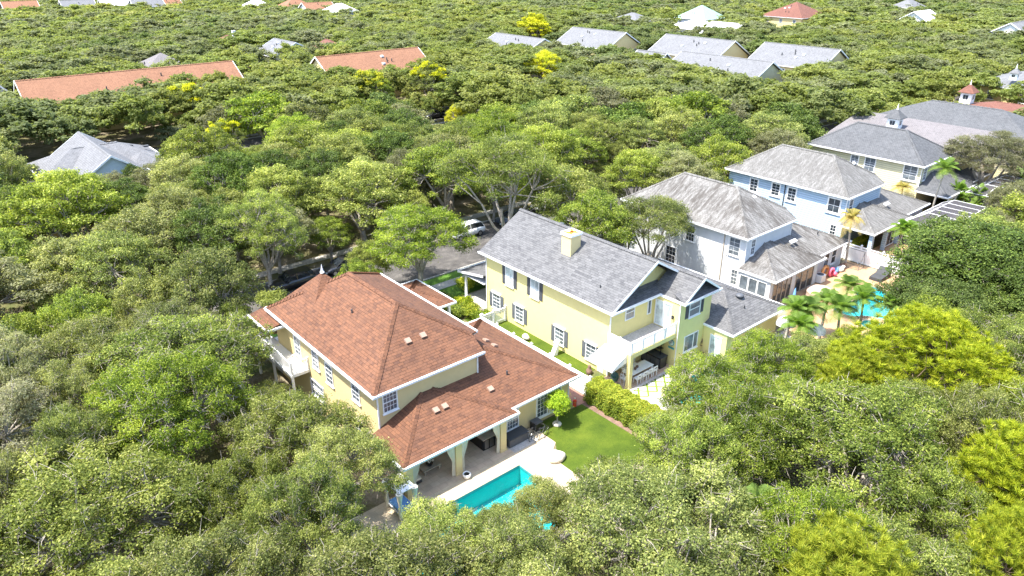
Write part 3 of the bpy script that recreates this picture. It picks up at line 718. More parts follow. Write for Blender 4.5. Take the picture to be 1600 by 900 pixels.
# balcony
b = MB(); b.box(37.65,43.045,30.6,33.045,2.72,3.06); bal = b.build('balcony', M['yellow'], HB)
b = MB(); b.box(37.8,43.0,30.75,33.0,3.062,3.075); b.build('balcony_floor', M['concrete'], bal)
b = MB(); rail(b, (37.73,30.68,0), (43.0,30.68,0), 3.062, 1.0, 1.3, .14, w=.045); rail(b, (37.73,30.68,0), (37.73,32.95,0), 3.062, 1.0, 1.15, .14, w=.045); b.build('balustrade', M['white'], bal)
b = MB(); b.box(37.66,38.0,30.62,30.96,.03,2.715); b.box(37.62,38.04,30.58,31.0,.03,.14); b.build('pillar', M['yellow'], HB)
# wall lantern
b = MB(); b.box(42.98,43.05,31.0,31.08,4.35,4.45); b.lathe((42.93,31.04,4.2),[(.03,0),(.08,.05),(.1,.25),(.12,.27),(.02,.36)],8); b.build('wall_lantern', M['black'], HB)
# canvas awning
b = MB(); A0, A1, A2, A3 = (37.64,33.2,3.02), (37.64,30.95,3.02), (36.05,30.95,2.2), (36.05,33.5,2.2)
b.slab([A0, A1, A2, A3], .03); b.mesh([A1, A2, (36.05,30.95,2.02), (37.64,30.95,2.3)], [(0,1,2,3)]); b.mesh([A3, A2, (36.05,30.95,2.0), (36.05,33.5,2.0)], [(0,1,2,3)])
b.build('awning', M['whitecloth'], HB)
b = MB(); b.box(37.90,37.95,33.5,34.1,.05,2.1); b.build('side_door', M['white'], HB)
# chimney
c = MB(); c.box(40.2,41.35,39.9,41.0,6.6,9.2); ch = c.build('chimney', M['cream'], HB)
c = MB(); c.box(40.1,41.45,39.8,41.1,9.2,9.34); c.box(40.12,40.2,39.82,41.08,9.34,9.42); c.box(41.35,41.43,39.82,41.08,9.34,9.42); c.box(40.2,41.35,39.82,39.9,9.34,9.42); c.box(40.2,41.35,41.0,41.08,9.34,9.42); c.build('chimney_cap', M['white'], ch)
c = MB()
for a, b_ in (((40.3,40.0),(41.25,40.9)), ((41.25,40.0),(40.3,40.9)), ((40.3,40.45),(41.25,40.45))): c.bar((*a,9.39), (*b_,9.39), .2, .06)
c.build('flue_cover', M['orangeclay'], ch)
# front porch
r = MB(); r.slab([(37.6,52.35,2.8),(47.2,52.35,2.8),(47.2,48.46,3.55),(37.6,48.46,3.55)]); pr = r.build('porch_roof', M['gray'], HB)
g = MB(); gutter(g, (37.6,52.35,2.8), (47.2,52.35,2.8), (0,1,0)); g.mesh([(37.56,52.4,2.83),(37.56,48.46,3.58),(37.56,48.46,3.36),(37.56,52.4,2.62),(37.6,52.4,2.83),(37.6,48.46,3.58),(37.6,48.46,3.36),(37.6,52.4,2.62)], [(0,1,2,3),(4,7,6,5),(0,4,5,1),(3,2,6,7)]); g.box(37.7,47.1,48.5,52.2,2.6,2.64); g.build('porch_gutter', M['white'], pr)
for x in (37.95, 41, 44, 47):
    g = MB(); g.lathe((x,51.6,0), [(.22,.0),(.22,.12),(.15,.16),(.125,1.4),(.12,2.5),(.18,2.56),(.18,2.62)], 14); g.build('column', M['white'], HB)
g = MB(); g.box(37.6,47.2,48.46,52.0,0,.16); g.build('porch_floor', M['concrete'], HB)
# single-storey garage
m = MB(); m.box(47.06,54.1,28.2,41.5,0,2.7); m.box(46.6,47.058,28.21,30.49,0,2.699); m.build('garage_wall', M['yellow'], HB)
r = MB(); zg = ZL+.45*3.95; xg = 50.55
r.slab([(46.6,27.7,ZL),(54.5,27.7,ZL),(xg,31.65,zg)]); r.slab([(47.2,41.8,ZL+.27),(47.2,30.5,ZL+.27),(46.6,30.5,ZL),(46.6,27.7,ZL),(xg,31.65,zg),(xg,41.8,zg)]); r.slab([(54.5,27.7,ZL),(54.5,41.8,ZL),(xg,41.8,zg),(xg,31.65,zg)])
for a, b_ in (((46.6,27.7,ZL),(xg,31.65,zg)), ((54.5,27.7,ZL),(xg,31.65,zg)), ((xg,31.65,zg),(xg,41.8,zg))): r.caps(a, b_)
gr = r.build('garage_roof', M['gray'], HB)
g = MB(); gutter(g, (46.5,27.7,ZL), (54.6,27.7,ZL), (0,-1,0)); gutter(g, (46.6,27.7,ZL), (46.6,30.5,ZL), (-1,0,0)); gutter(g, (54.5,27.7,ZL), (54.5,41.8,ZL), (1,0,0)); g.box(46.65,54.45,27.75,30.48,2.705,2.74); g.build('garage_gutter', M['white'], gr)
c = MB(); c.lathe((50.9,30.2,3.9), [(.26,0),(.26,.16),(.36,.18),(.34,.3),(.18,.4),(.02,.42)], 18); c.build('round_vent', M['darkgrey'], gr)
c = MB(); c.tube([(50.2,29.2,3.45),(50.2,29.2,3.8)], .06); c.build('vent_pipe', M['dark'], gr)
window(HB, 'L', 46.6, 29.2, 1.1, .95, 2.0, nx=1, ny=1, sash=False, sill=False, glass='glassw', name='garage_side_door')
vents(HB, [], M['tan'])
for p in ((38.9,35.2,6.7), (45.6,46,7.1)):
    m = MB(); m.tube([p, (p[0], p[1], p[2]+.25)], .05, 8); m.build('vent_pipe', M['dark'], HB)
m = MB(); m.lathe((44.2,45.2,7.8), [(.2,0),(.2,.1),(.3,.12),(.26,.25),(.02,.3)], 14); m.build('round_vent', M['darkgrey'], HB)

# ------------------------------------------------------------------ the white, blue and pale yellow houses and the ones behind
def sliders(par, face, c, s0, s1, z0, z1, n, trim, glass='glassd'):
    for i in range(n):
        a = s0+(s1-s0)*i/n; b = s0+(s1-s0)*(i+1)/n
        window(par, face, c, (a+b)/2, (z0+z1)/2, b-a-.16, z1-z0, nx=1, ny=1, sash=False, sill=False, glass=glass, trim=trim, fw=.07, name='sliding_panel')
dx, dy = 40.7, .4
HC = two_storey(dx, dy, 'house', 'white stucco two storey house with streaked weathered hip roof and glazed back porch', None, M['old'], M['whitewall'], {})
for px, py, w, h, nx in ((1079,364,.95,1.6,3), (1048,398,1.2,1.8,3), (1147,385,1.25,1.7,2), (1147,433,.62,1.5,2), (988,378,.9,1.6,2)): wpx(HC, 'L', 59.15, px, py, w, h, nx=nx, glass='glassd' if nx == 3 else 'glass')
window(HC, 'B', 35.15, 60.3, 4.6, .6, 1.5)
m = MB(); m.box(58.35,67.0,31.62,31.75,0,2.66); m.box(58.35,58.5,31.75,35.14,0,2.658); m.build('porch_wall', M['whitewall'], HC)
sliders(HC, 'L', 58.35, 31.95, 34.9, .3, 2.35, 3, M['white'], 'glass')
sliders(HC, 'B', 31.62, 58.9, 62.1, .12, 2.4, 4, M['wood'], 'glassd'); sliders(HC, 'B', 31.62, 62.9, 66.2, .12, 2.4, 3, M['wood'], 'glassd')
for s in (70.1, 71.6): window(HC, 'B', 32.35, s, 1.5, .85, 1.5, nx=1, ny=2, glass='glassd', shut=None, trim=M['white'])
for x, y in ((59.08,37.6), (59.08,37.0)):
    m = MB(); m.box(x-.02,x+.06,y-.04,y+.04,0.1,5.7); m.build('downpipe', M['wood'] if y > 37.3 else M['white'], HC)
vents(HC, [(66.0,34.0,4.12,0,1,.41), (65.4,34.0,4.12,0,1,.41), (64.6,38.4,7.9,0,1,.6), (65.4,38.4,7.9,0,1,.6)], M['whitewall'])
m = MB(); m.tube([(70.4,33.9,3.8),(70.4,33.9,4.1)], .07); m.build('vent_pipe', M['dark'], HC)
dx, dy = 59.8, .3
HD = two_storey(dx, dy, 'house', 'pale blue lap sided two storey house with weathered grey hip roof', None, M['old2'], M['blue'], {'wing': M['whitewall']})
for px, py, w, h in ((1178,289,.95,1.45), (1212,296,.95,1.35), (1237,304,.95,1.45), (1303,321,1.3,1.5), (1301,361,.6,1.4)): wpx(HD, 'L', 78.25, px, py, w, h, nx=2, ny=4 if py != 321 else 1, fw=.16, glass='glassd')
window(HD, 'B', 35.05, 79.3, 4.6, .8, 1.5, nx=1, ny=1)
m = MB(); m.box(78.18,78.25,42.5,42.62,.1,5.7); m.build('downpipe', M['dark'], HD)
for s in (82.4, 86.2): window(HD, 'B', 31.45, s, 1.3, 2.4, 2.1, nx=3, ny=1, sash=False, sill=False, glass='glassd', name='porch_screen')
for a_, b_ in ((77.6,78.0), (81.0,81.3), (84.2,84.5)): m = MB(); m.box(a_,b_,31.2,31.6,0,2.66); m.build('pillar', M['blue'], HD)
vents(HD, [(84.6,33.5,4.0,0,1,.41), (85.2,33.5,4.0,0,1,.41), (84.5,38.0,7.95,0,1,.6)], M['whitewall'])
dx, dy = 79.2, .45
HE = two_storey(dx, dy, 'house', 'pale yellow lap sided two storey house with slate grey hip roof', None, M['gray2'], M['creamside'], {})
for px, py, w, h in ((1335,251,.95,1.4), (1359,257,1.3,1.7), (1422,270,1.6,1.8)): wpx(HE, 'L', 97.65, px, py, w, h, nx=2, ny=3, fw=.12)
window(HE, 'B', 35.2, 98.8, 4.6, .8, 1.5)
for s in (98.4, 101.0, 103.6): window(HE, 'B', 31.3, s, 1.3, 2.2, 2.2, nx=1, ny=2, sash=False, sill=False, glass='glassd', name='porch_screen')
# large grey-roofed house behind it, with cupola
def hip_house(t, x0, x1, y0, y1, ze, zr, roofm, wallm, axis='y', name='roof', gable=False, ov=.5, walls=True, trim=None, rx=None):
    if walls:
        m = MB(); m.box(x0+ov,x1-ov,y0+ov,y1-ov,0,ze-.15)
        if gable and axis == 'y':
            for y in (y0+ov, y1-ov-.1): m.mesh([(x0+ov,y,ze-.15),(x1-ov,y,ze-.15),((x0+x1)/2,y,zr-.25),(x0+ov,y+.1,ze-.15),(x1-ov,y+.1,ze-.15),((x0+x1)/2,y+.1,zr-.25)], [(0,1,2),(5,4,3),(0,2,5,3),(1,4,5,2)])
        if gable and axis == 'x':
            for x in (x0+ov, x1-ov-.1): m.mesh([(x,y0+ov,ze-.15),(x,y1-ov,ze-.15),(x,(y0+y1)/2,zr-.25),(x+.1,y0+ov,ze-.15),(x+.1,y1-ov,ze-.15),(x+.1,(y0+y1)/2,zr-.25)], [(0,2,1),(3,4,5),(0,3,5,2),(1,2,5,4)])
        m.build('wall', wallm, t)
    r = MB()
    if axis == 'y':
        xm = (x0+x1)/2; d = 0 if gable else min((x1-x0)/2, (y1-y0)/2)
        a, b = (xm, y0+d, zr), (xm, y1-d, zr)
        r.slab([(x0,y1,ze),(x0,y0,ze),a,b]); r.slab([(x1,y0,ze),(x1,y1,ze),b,a])
        if not gable: r.slab([(x0,y0,ze),(x1,y0,ze),a]); r.slab([(x1,y1,ze),(x0,y1,ze),b])
    else:
        ym = (y0+y1)/2; d = 0 if gable else min((x1-x0)/2, (y1-y0)/2)
        a, b = (x0+d, ym, zr), (x1-d, ym, zr)
        r.slab([(x0,y0,ze),(x1,y0,ze),b,a]); r.slab([(x1,y1,ze),(x0,y1,ze),a,b])
        if not gable: r.slab([(x0,y1,ze),(x0,y0,ze),a]); r.slab([(x1,y0,ze),(x1,y1,ze),b])
    r.caps(a, b, .2, .5)
    rf = r.build(name, roofm, t)
    g = MB(); tr = trim or M['white']
    gutter(g, (x0,y0,ze),(x0,y1,ze),(-1,0,0)) if not (gable and axis == 'x') else None
    gutter(g, (x1,y0,ze),(x1,y1,ze),(1,0,0)) if not (gable and axis == 'x') else None
    gutter(g, (x0,y0,ze),(x1,y0,ze),(0,-1,0)) if not (gable and axis == 'y') else None
    gutter(g, (x0,y1,ze),(x1,y1,ze),(0,1,0)) if not (gable and axis == 'y') else None
    if gable and axis == 'y':
        for y in (y0, y1):
            g.obox(((x0+a[0])/2,y,(ze+zr)/2-.06), ((a[0]-x0)/2,0,(zr-ze)/2), (0,.04,0), (0,0,.14)); g.obox(((x1+a[0])/2,y,(ze+zr)/2-.06), ((x1-a[0])/2,0,(ze-zr)/2), (0,.04,0), (0,0,.14))
    if gable and axis == 'x':
        for x in (x0, x1):
            g.obox((x,(y0+a[1])/2,(ze+zr)/2-.06), (0,(a[1]-y0)/2,(zr-ze)/2), (.04,0,0), (0,0,.14)); g.obox((x,(y1+a[1])/2,(ze+zr)/2-.06), (0,(y1-a[1])/2,(ze-zr)/2), (.04,0,0), (0,0,.14))
    g.build('fascia', tr, rf)
    return rf
def cupola(par, x, y, z, s, roofm, wallm):
    m = MB(); m.box(x-s*.42,x+s*.42,y-s*.42,y+s*.42,z,z+s*.9); c = m.build('cupola', wallm, par)
    for f, cc in (('L', x-s*.42), ('B', y-s*.42), ('R', x+s*.42), ('F', y+s*.42)):
        window(c, f, cc, y if f in 'LR' else x, z+s*.52, s*.4, s*.36, nx=2, ny=2, sash=False, sill=False, glass='glassd', fw=.05)
    r = MB()
    for k in range(4):
        q = [(x-s*.62,y-s*.62),(x+s*.62,y-s*.62),(x+s*.62,y+s*.62),(x-s*.62,y+s*.62)]; a, b = q[k], q[(k+1) % 4]
        r.slab([(*a,z+s*.9),(*b,z+s*.9),(x,y,z+s*1.55)], .08)
    r.build('cupola_roof', roofm, par)
    r = MB(); r.lathe((x,y,z+s*1.5), [(.16,0),(.07,.2),(.1,.35),(.02,.8)], 8); r.build('finial', M['white'], par)
HF = thing('house', 'broad two storey house with long mottled grey roof and small square cupola', 'house', (124, 42, 0))
rf = hip_house(HF, 116.5, 132, 28, 53.5, 6.0, 9.3, M['gray2'], M['creamside'])
m = MB(); m.slab([(105.4,53,5.2),(105.4,33.5,5.2),(116.6,33.5,7.6),(116.6,53,7.6)]); m.build('side_roof', M['mauve'], HF)
m = MB(); m.box(108.2,116.5,34.0,52.5,0,5.1); m.build('side_wall', M['cream'], HF)
cupola(HF, 112.2, 45.7, 6.6, 1.9, M['gray2'], M['white'])
for s in (33.2, 36.5, 40.5): window(HF, 'L', 117.0, s, 4.3, 1.0, 1.4)
HG = thing('house', 'house with brownish red shingle roof and small red capped cupola', 'house', (150, 42, 0))
hip_house(HG, 139, 158, 28, 54, 3.4, 6.3, M['brick_red'], M['cream'])
cupola(HG, 149.5, 49.3, 5.2, 2.2, M['brick_red'], M['white'])
HH = thing('house', 'cream house with pale grey hip roof at the right photo edge behind the red roof', 'house', (172, 46, 0))
hip_house(HH, 163, 182, 36, 54, 6.6, 9.6, M['gray3'], M['cream'])
for s in (40, 44.5, 50): window(HH, 'L', 163.5, s, 4.9, 1.2, 1.5)
cupola(HH, 164.5, 47.2, 8.0, 1.4, M['gray3'], M['white'])

# ------------------------------------------------------------------ far houses
def fh(label, x0, x1, y0, y1, ze, zr, roofm, wallm, axis='y', gable=False, extra=None, chim=None, group=None):
    t = thing('house', label, 'house', ((x0+x1)/2, (y0+y1)/2, 0), group)
    rf = hip_house(t, x0, x1, y0, y1, ze, zr, roofm, wallm, axis, gable=gable)
    if chim:
        m = MB(); m.box(chim[0]-.5,chim[0]+.5,chim[1]-.4,chim[1]+.4,ze,zr+1.0); m.build('chimney', M['whitewall'], rf)
    rg = random.Random(int(x0*7+y0)); sl = (zr-ze)/(((x1-x0) if axis == 'y' else (y1-y0))/2)
    for k in range(5 if (x1-x0)*(y1-y0) > 150 else 1):
        f = rg.uniform(.25, .8); g_ = rg.uniform(.2, .8); m = MB()
        if axis == 'y': px_, py_, pz_ = x0+f*(x1-x0)/2, y0+5+g_*max(1, y1-y0-10), ze+sl*f*(x1-x0)/2
        else: px_, py_, pz_ = x0+5+g_*max(1, x1-x0-10), y0+f*(y1-y0)/2, ze+sl*f*(y1-y0)/2
        if k % 2: m.box(px_-.3, px_+.3, py_-.3, py_+.3, pz_, pz_+.35); m.build('roof_vent', M['white'], t)
        else: m.tube([(px_, py_, pz_-.1), (px_, py_, pz_+.6)], .12, 8); m.build('vent_pipe', M['dark'], t)
    for k in range(3):
        s = y0+(y1-y0)*(k+.6)/3.2; window(t, 'L', x0+.5, s, ze-1.4, 1.1, 1.3, sill=False)
        s = x0+(x1-x0)*(k+.6)/3.2; window(t, 'B', y0+.5, s, ze-1.4, 1.1, 1.3, sill=False)
    return t
b = thing('house', 'pale grey roofed bungalow with crossing gables and light blue gable end', 'house', (21, 112, 0))
hip_house(b, 12.6, 28.2, 107.5, 117.5, 4.0, 6.3, M['gray3'], M['whitewall'], axis='x', name='roof')
hip_house(b, 15.6, 24.6, 102.2, 119.5, 3.9, 6.9, M['gray3'], M['paleblue'], axis='y', gable=True, name='cross_roof')
hip_house(b, 22.0, 28.0, 104.5, 111.5, 3.5, 5.4, M['gray3'], M['whitewall'], axis='x', name='wing_roof')
window(b, 'B', 102.7, 20.1, 2.6, 1.4, 1.4)
for x, y, z in ((24.8,112.5,5.4), (26.8,112.2,5.1)):
    m = MB(); m.box(x-.35,x+.35,y-.35,y+.35,z,z+.18); m.build('skylight', M['dark'], b)
h = fh('small pale house half hidden by oaks at the left photo edge', 5.5, 11.6, 91, 100, 4.0, 5.8, M['gray3'], M['cream'])
fh('long house with salmon orange roof at upper left', 18.6, 57.6, 151, 164.5, 5.2, 9.4, M['orange'], M['cream'], axis='x', gable=True)
fh('shorter salmon orange roofed house left of the grey roofs', 73.2, 99.5, 145, 158.5, 5.2, 9.4, M['orange'], M['cream'], axis='x', gable=True)
fh('white gabled garden house left of the long orange roof', 15.3, 19.0, 166, 172, 5.6, 7.6, M['gray3'], M['whitewall'], axis='y', gable=True)
fh('brown pyramid roofed house behind the long orange roof', 46, 58, 181, 193, 5.2, 8.6, M['mauve'], M['cream'])
fh('white roofed gabled house between the two orange roofs', 78, 91, 185, 198, 5.5, 8.6, M['gray3'], M['whitewall'], axis='y', gable=True)
fh('pink roofed house just behind the shorter orange roof', 92, 99, 184, 194, 6, 8.2, M['brick_red'], M['cream'])
fh('pink roofed house with white chimney above the oaks', 74, 86, 214, 226, 5, 8, M['brick_red'], M['cream'], chim=(82, 220))
TW = 'grey roofed townhouses'
fh('grey gabled townhouse roof, far left of the grey roofs', 132, 146, 150.5, 171, 5.4, 8.5, M['gray3'], M['cream'], gable=True, group=TW)
fh('grey gabled townhouse with tan gable behind the yellow green tree', 152.5, 167.5, 140.5, 161, 5.6, 9.5, M['gray3'], M['cream'], gable=True, group=TW)
fh('small grey gabled wing between the two rear townhouses', 139.5, 147.5, 113, 122, 5.2, 8.1, M['gray3'], M['creamside'], gable=True, group=TW)
fh('grey gabled rear townhouse, middle of the three rear ones', 158.5, 173.5, 109.8, 131.5, 5.6, 9.5, M['gray3'], M['cream'], gable=True, group=TW)
fh('front grey townhouse with pale yellow gable facing the oaks', 139, 154, 87, 111, 4.8, 8.6, M['gray3'], M['creamside'], gable=True, group=TW)
fh('grey townhouse roof furthest right of the grey roofs', 162.5, 177.5, 84.5, 104, 5.6, 9.5, M['gray3'], M['cream'], gable=True, group=TW)
fh('grey hip roofed house far beyond the townhouses', 208, 224, 178, 196, 5.5, 9, M['gray3'], M['cream'])
fh('green roofed house beyond the grey townhouses', 236, 250, 170, 184, 6.5, 11, plain('green_metal_roof', (.22,.36,.28), .5), M['whitewall'])
fh('white roofed low house in front of the green roof', 218, 236, 160, 174, 5, 7.6, M['whitewall'], M['whitewall'])
fh('white gabled house behind the middle townhouse', 206, 218, 138, 150, 5.6, 8.8, M['whitewall'], M['cream'], gable=True)
fh('red brown pyramid roofed house near the top of the photo', 268, 288, 150, 168, 6.5, 11.5, M['brick_red'], M['cream'])
far = [(30,6,'tan roofed house at the far upper left, furthest left',M['orange']), (180,2,'white roofed house beyond the woods, right of the tan roof',M['whitewall']), (120,4,'white gabled roof beyond the woods at upper left',M['gray3']),
       (228,2,'small pale grey roof at the top edge, left part',M['gray3']), (255,0,'salmon roof touching the top edge, left part',M['orange']), (400,4,'white house roof at the top edge by the tall woods',M['whitewall']), (10,132-0,None,None),
       (460,2,'pale roof at the top edge, second from the tall woods',M['orange']), (495,8,'salmon roof peeping over the tall woods',M['orange']), (530,10,'small white gable peeping over the tall woods',M['whitewall']), (1440,22,'white flat roof in the far right woods',M['whitewall']), (1420,3,'grey roof at the top right edge of the photo',M['gray3']), (1590,40,'grey roof far right near the photo edge',M['gray3'])]
for px, py, lb, mt in far:
    if lb is None: continue
    q = G(px, py, 9.5); s = 6.5
    fh(lb, q.x-s, q.x+s, q.y-s*.8, q.y+s*.8, 7.6, 10.6, mt, M['whitewall'], axis='x', gable=(px % 3 == 0))
# ================================================================== FENCES
def picket(a, b, h, label, group=None, post=2.2, gap=.14, mat=None, solid=False):
    a, b = Vector((*a, 0)), Vector((*b, 0)); d = b-a; L = d.length; d.normalize(); s = Vector((d.y, -d.x, 0)); mat = mat or M['white']
    t = thing('fence', label, 'fence', ((a+b)/2), group); up = Vector((0,0,1)); m = MB()
    if solid:
        n = int(L/.2)
        for i in range(n): c = a+d*((i+.5)*L/n); m.obox(c+up*(h/2-.1), d*(L/n/2-.006), s*.02, up*(h/2-.22))
        m.obox((a+b)/2+up*(h-.3), d*L/2, s*.045, up*.05); m.obox((a+b)/2+up*.14, d*L/2, s*.045, up*.07)
        k = int(L/.11)
        for i in range(k): c = a+d*((i+.5)*L/k); m.obox(c+up*(h-.15), d*.018, s*.015, up*.13)
        m.obox((a+b)/2+up*h, d*L/2, s*.04, up*.04)
    else:
        for z in (.25, h-.22): m.obox((a+b)/2+up*z, d*L/2, s*.022, up*.045)
        m.obox((a+b)/2+up*(h), d*L/2, s*.06, up*.03)
        k = int(L/gap)
        for i in range(k): c = a+d*((i+.5)*L/k); m.obox(c+up*(h/2)+s*.03, d*.038, s*.01, up*(h/2-.04))
    m.build('panel', mat, t)
    n = max(1, round(L/post))
    for i in range(n+1):
        c = a+d*L*i/n; m = MB(); m.obox(c+up*(h/2+.06), d*.07, s*.07, up*(h/2+.06)); m.obox(c+up*(h+.16), d*.1, s*.1, up*.03); m.lathe((c.x,c.y,h+.18), [(.08,0),(.09,.05),(.02,.12)], 6); m.build('post', mat, t)
    return t
picket((35.05,45.6), (35.05,32.2), 1.35, 'white picket fence between the red roofed and yellow houses')
picket((35.2,45.6), (37.85,45.6), 1.35, 'short white fence joining the yellow house front wall to the long picket fence', post=1.3)
picket((12.1,48.0), (12.1,24.0), 1.6, 'white slatted fence glimpsed through the oaks left of the cream house', post=2.4)
picket((75.35,33.6), (75.35,19.5), 1.85, 'tall white privacy fence with lattice top behind the curved pool patio', post=2.4, solid=True)
picket((95.9,31.0), (95.9,23.0), 1.5, 'white fence beside the screened cages of the blue house', post=2.4)
picket((118.0,33.5), (118.0,25.0), 1.5, 'pale fence under the big oak at the right photo edge', post=2.4)

# ================================================================== SCREEN CAGES
def cage(x0, x1, y0, y1, h, label):
    t = thing('screen_cage', label, 'pool cage', ((x0+x1)/2, (y0+y1)/2, 0)); hz = h+1.0
    q = [(x0,y0,h),(x1,y0,h),(x1,y1,h),(x0,y1,h)]; i = 1.6
    p = [(x0+i,y0+i,hz),(x1-i,y0+i,hz),(x1-i,y1-i,hz),(x0+i,y1-i,hz)]
    f = MB(); w = .055
    for k in range(4):
        f.bar(q[k], q[(k+1) % 4], w); f.bar(p[k], p[(k+1) % 4], w); f.bar(q[k], p[k], w); f.bar((*q[k][:2],0), q[k], w)
    for k in range(1, 4):
        s = k/4; f.bar((x0+(x1-x0)*s,y0,h), (x0+i+(x1-x0-2*i)*s,y0+i,hz), w); f.bar((x0+(x1-x0)*s,y0,0), (x0+(x1-x0)*s,y0,h), w)
        f.bar((x0+i+(x1-x0-2*i)*s,y0+i,hz), (x0+i+(x1-x0-2*i)*s,y1-i,hz), w); f.bar((x0+(x1-x0)*s,y1,h), (x0+i+(x1-x0-2*i)*s,y1-i,hz), w)
    for k in range(1, 3):
        s = k/3
        for a, b in ((x0, x0+i), (x1, x1-i)): f.bar((a,y0+(y1-y0)*s,h), (b,y0+i+(y1-y0-2*i)*s,hz), w); f.bar((a,y0+(y1-y0)*s,0), (a,y0+(y1-y0)*s,h), w)
    f.bar((x0,y0,1.1), (x0,y1,1.1), .06); f.bar((x0,y0,1.1), (x1,y0,1.1), .06)
    f.build('frame', M['white'], t)
    s = MB()
    for k in range(4): s.poly([q[k], q[(k+1) % 4], p[(k+1) % 4], p[k]]); s.poly([(*q[k][:2],0.05), (*q[(k+1) % 4][:2],0.05), q[(k+1) % 4], q[k]])
    s.poly(p); s.build('screen', M['screen'], t)
cage(84.6, 94.8, 24.2, 30.9, 2.8, 'dark screened pool cage with white frame behind the blue house')
cage(101.0, 112.5, 24.0, 30.7, 2.9, 'dark screened pool cage behind the pale yellow house at far right')

# ================================================================== CARS
def loft(m, sections, smooth=True):
    n = len(sections[0]); vs = [p for s in sections for p in s]
    fs = [(i*n+k, i*n+k+1, (i+1)*n+k+1, (i+1)*n+k) for i in range(len(sections)-1) for k in range(n-1)]
    m.mesh(vs, fs, smooth)
def car(label, loc, rz, paint, kind='suv', cat='car', group='vehicles parked along the street'):
    """front towards +x, built at the origin, then turned"""
    t = thing('parked_car', label, cat, loc, group, rz)
    if kind == 'suv': prof = [(-2.25,.55,.95,.80),(-2.2,.35,1.02,.88),(-1.5,.3,1.06,.92),(0,.3,1.04,.93),(1.0,.3,1.02,.92),(1.5,.32,.95,.88),(2.05,.36,.82,.80),(2.27,.5,.68,.62)]; gh = [(-2.15,1.02),(-1.85,1.58),(-.2,1.66),(.45,1.6),(1.15,1.03)]
    elif kind == 'truck': prof = [(-2.75,.6,1.08,.88),(-2.7,.45,1.12,.95),(-1.2,.42,1.13,.96),(0,.42,1.13,.97),(1.2,.42,1.12,.96),(1.7,.45,1.1,.94),(2.4,.48,1.02,.9),(2.62,.6,.9,.8)]; gh = [(-1.05,1.12),(-.95,1.78),(.1,1.86),(.75,1.82),(1.3,1.12)]
    else: prof = [(-2.3,.5,.82,.75),(-2.2,.32,.93,.86),(-1.5,.28,.97,.9),(0,.26,.93,.91),(1.0,.26,.92,.9),(1.6,.28,.84,.86),(2.1,.32,.72,.78),(2.32,.45,.58,.58)]; gh = [(-1.8,.95),(-1.15,1.36),(-.3,1.44),(.25,1.4),(1.15,.93)]
    m = MB(); secs = []
    for x, z0, z1, w in prof:
        secs.append([(x,-w*.86,z0),(x,-w,z0+.14),(x,-w*1.0,(z0+z1)/2+.02),(x,-w*.95,z1-.08),(x,-w*.8,z1),(x,0,z1+.04),(x,w*.8,z1),(x,w*.95,z1-.08),(x,w*1.0,(z0+z1)/2+.02),(x,w,z0+.14),(x,w*.86,z0),(x,0,z0-.02),(x,-w*.86,z0)])
    loft(m, secs); m.poly(secs[0][:-1]); m.poly(secs[-1][:-1][::-1])
    x0, zb = gh[0]; x4, _ = gh[4]
    for (xa, za), (xb, zb2) in zip(gh[1:3], gh[2:4]):
        m.mesh([(xa,-.62,za),(xa,.62,za),(xb,.62,zb2),(xb,-.62,zb2),(xa,-.60,za-.05),(xa,.60,za-.05),(xb,.60,zb2-.05),(xb,-.60,zb2-.05)], [(0,3,2,1),(4,5,6,7),(0,4,7,3),(1,2,6,5),(0,1,5,4),(3,7,6,2)])
    for sg in (-1, 1):     # pillars
        for (xa, za), (xb, zb2) in ((gh[1], gh[0]), (gh[3], gh[4]), (gh[2], (gh[2][0]-.02, gh[0][1]-.02))): m.bar((xa,sg*.62,za-.02), (xb,sg*.8,zb2), .07, .05)
        m.box(-.02+gh[3][0]+.35, gh[3][0]+.55, sg*.92, sg*1.08, gh[4][1]-.02, gh[4][1]+.14)
    if kind == 'truck': m.box(-2.62,-1.15,-.84,-.78,1.05,1.2); m.box(-2.62,-1.15,.78,.84,1.05,1.2)
    m.build('body', paint, t, world=False)
    g = MB(); zc = gh[0][1]-.05
    pl = [(gh[0][0]+.03,zc),(gh[1][0]+.02,gh[1][1]-.05),(gh[2][0],gh[2][1]-.05),(gh[3][0]-.02,gh[3][1]-.05),(gh[4][0]-.03,zc)]
    L = [(x,-(.78-.17*(z-zc)/.6),z) for x, z in pl]; Rr = [(x,-y,z) for x, y, z in L]
    g.poly(L); g.poly(Rr[::-1])
    for i in range(4): g.poly([L[i], Rr[i], Rr[i+1], L[i+1]][::-1])
    g.build('windows', M['carglass'], t, world=False)
    for x in ((1.45, -1.4) if kind != 'truck' else (1.7, -1.75)):
        for sg in (-1, 1):
            r = .34 if kind != 'truck' else .4
            w = MB(); w.tube([(x,sg*.72,r),(x,sg*.95,r)], r, 18, smooth=False); wh = w.build('wheel', M['rubber'], t, world=False)
            w = MB(); w.tube([(x,sg*.952,r),(x,sg*.965,r)], r*.62, 12, smooth=False); w.build('rim', M['steel'], wh, world=False)
    fx = prof[-1][0]; bx = prof[0][0]
    for sg in (-1, 1):
        h = MB(); h.box(fx-.16,fx+.01,sg*.38,sg*.68,prof[-1][2]-.16,prof[-1][2]-.02); h.build('headlight', M['glassw'], t, world=False)
        h = MB(); h.box(bx-.02,bx+.08,sg*.5,sg*.76,prof[0][2]-.2,prof[0][2]-.02); h.build('taillight', M['redpl'], t, world=False)
    h = MB(); h.box(fx-.12,fx+.02,-.5,.5,.42,.56); h.build('grille', M['black'], t, world=False)
    return t
car('white hatchback suv parked on the street past the yellow house', (48.0, 65.0, .01), math.pi, carpaint('white_paint', (.75,.76,.77)))
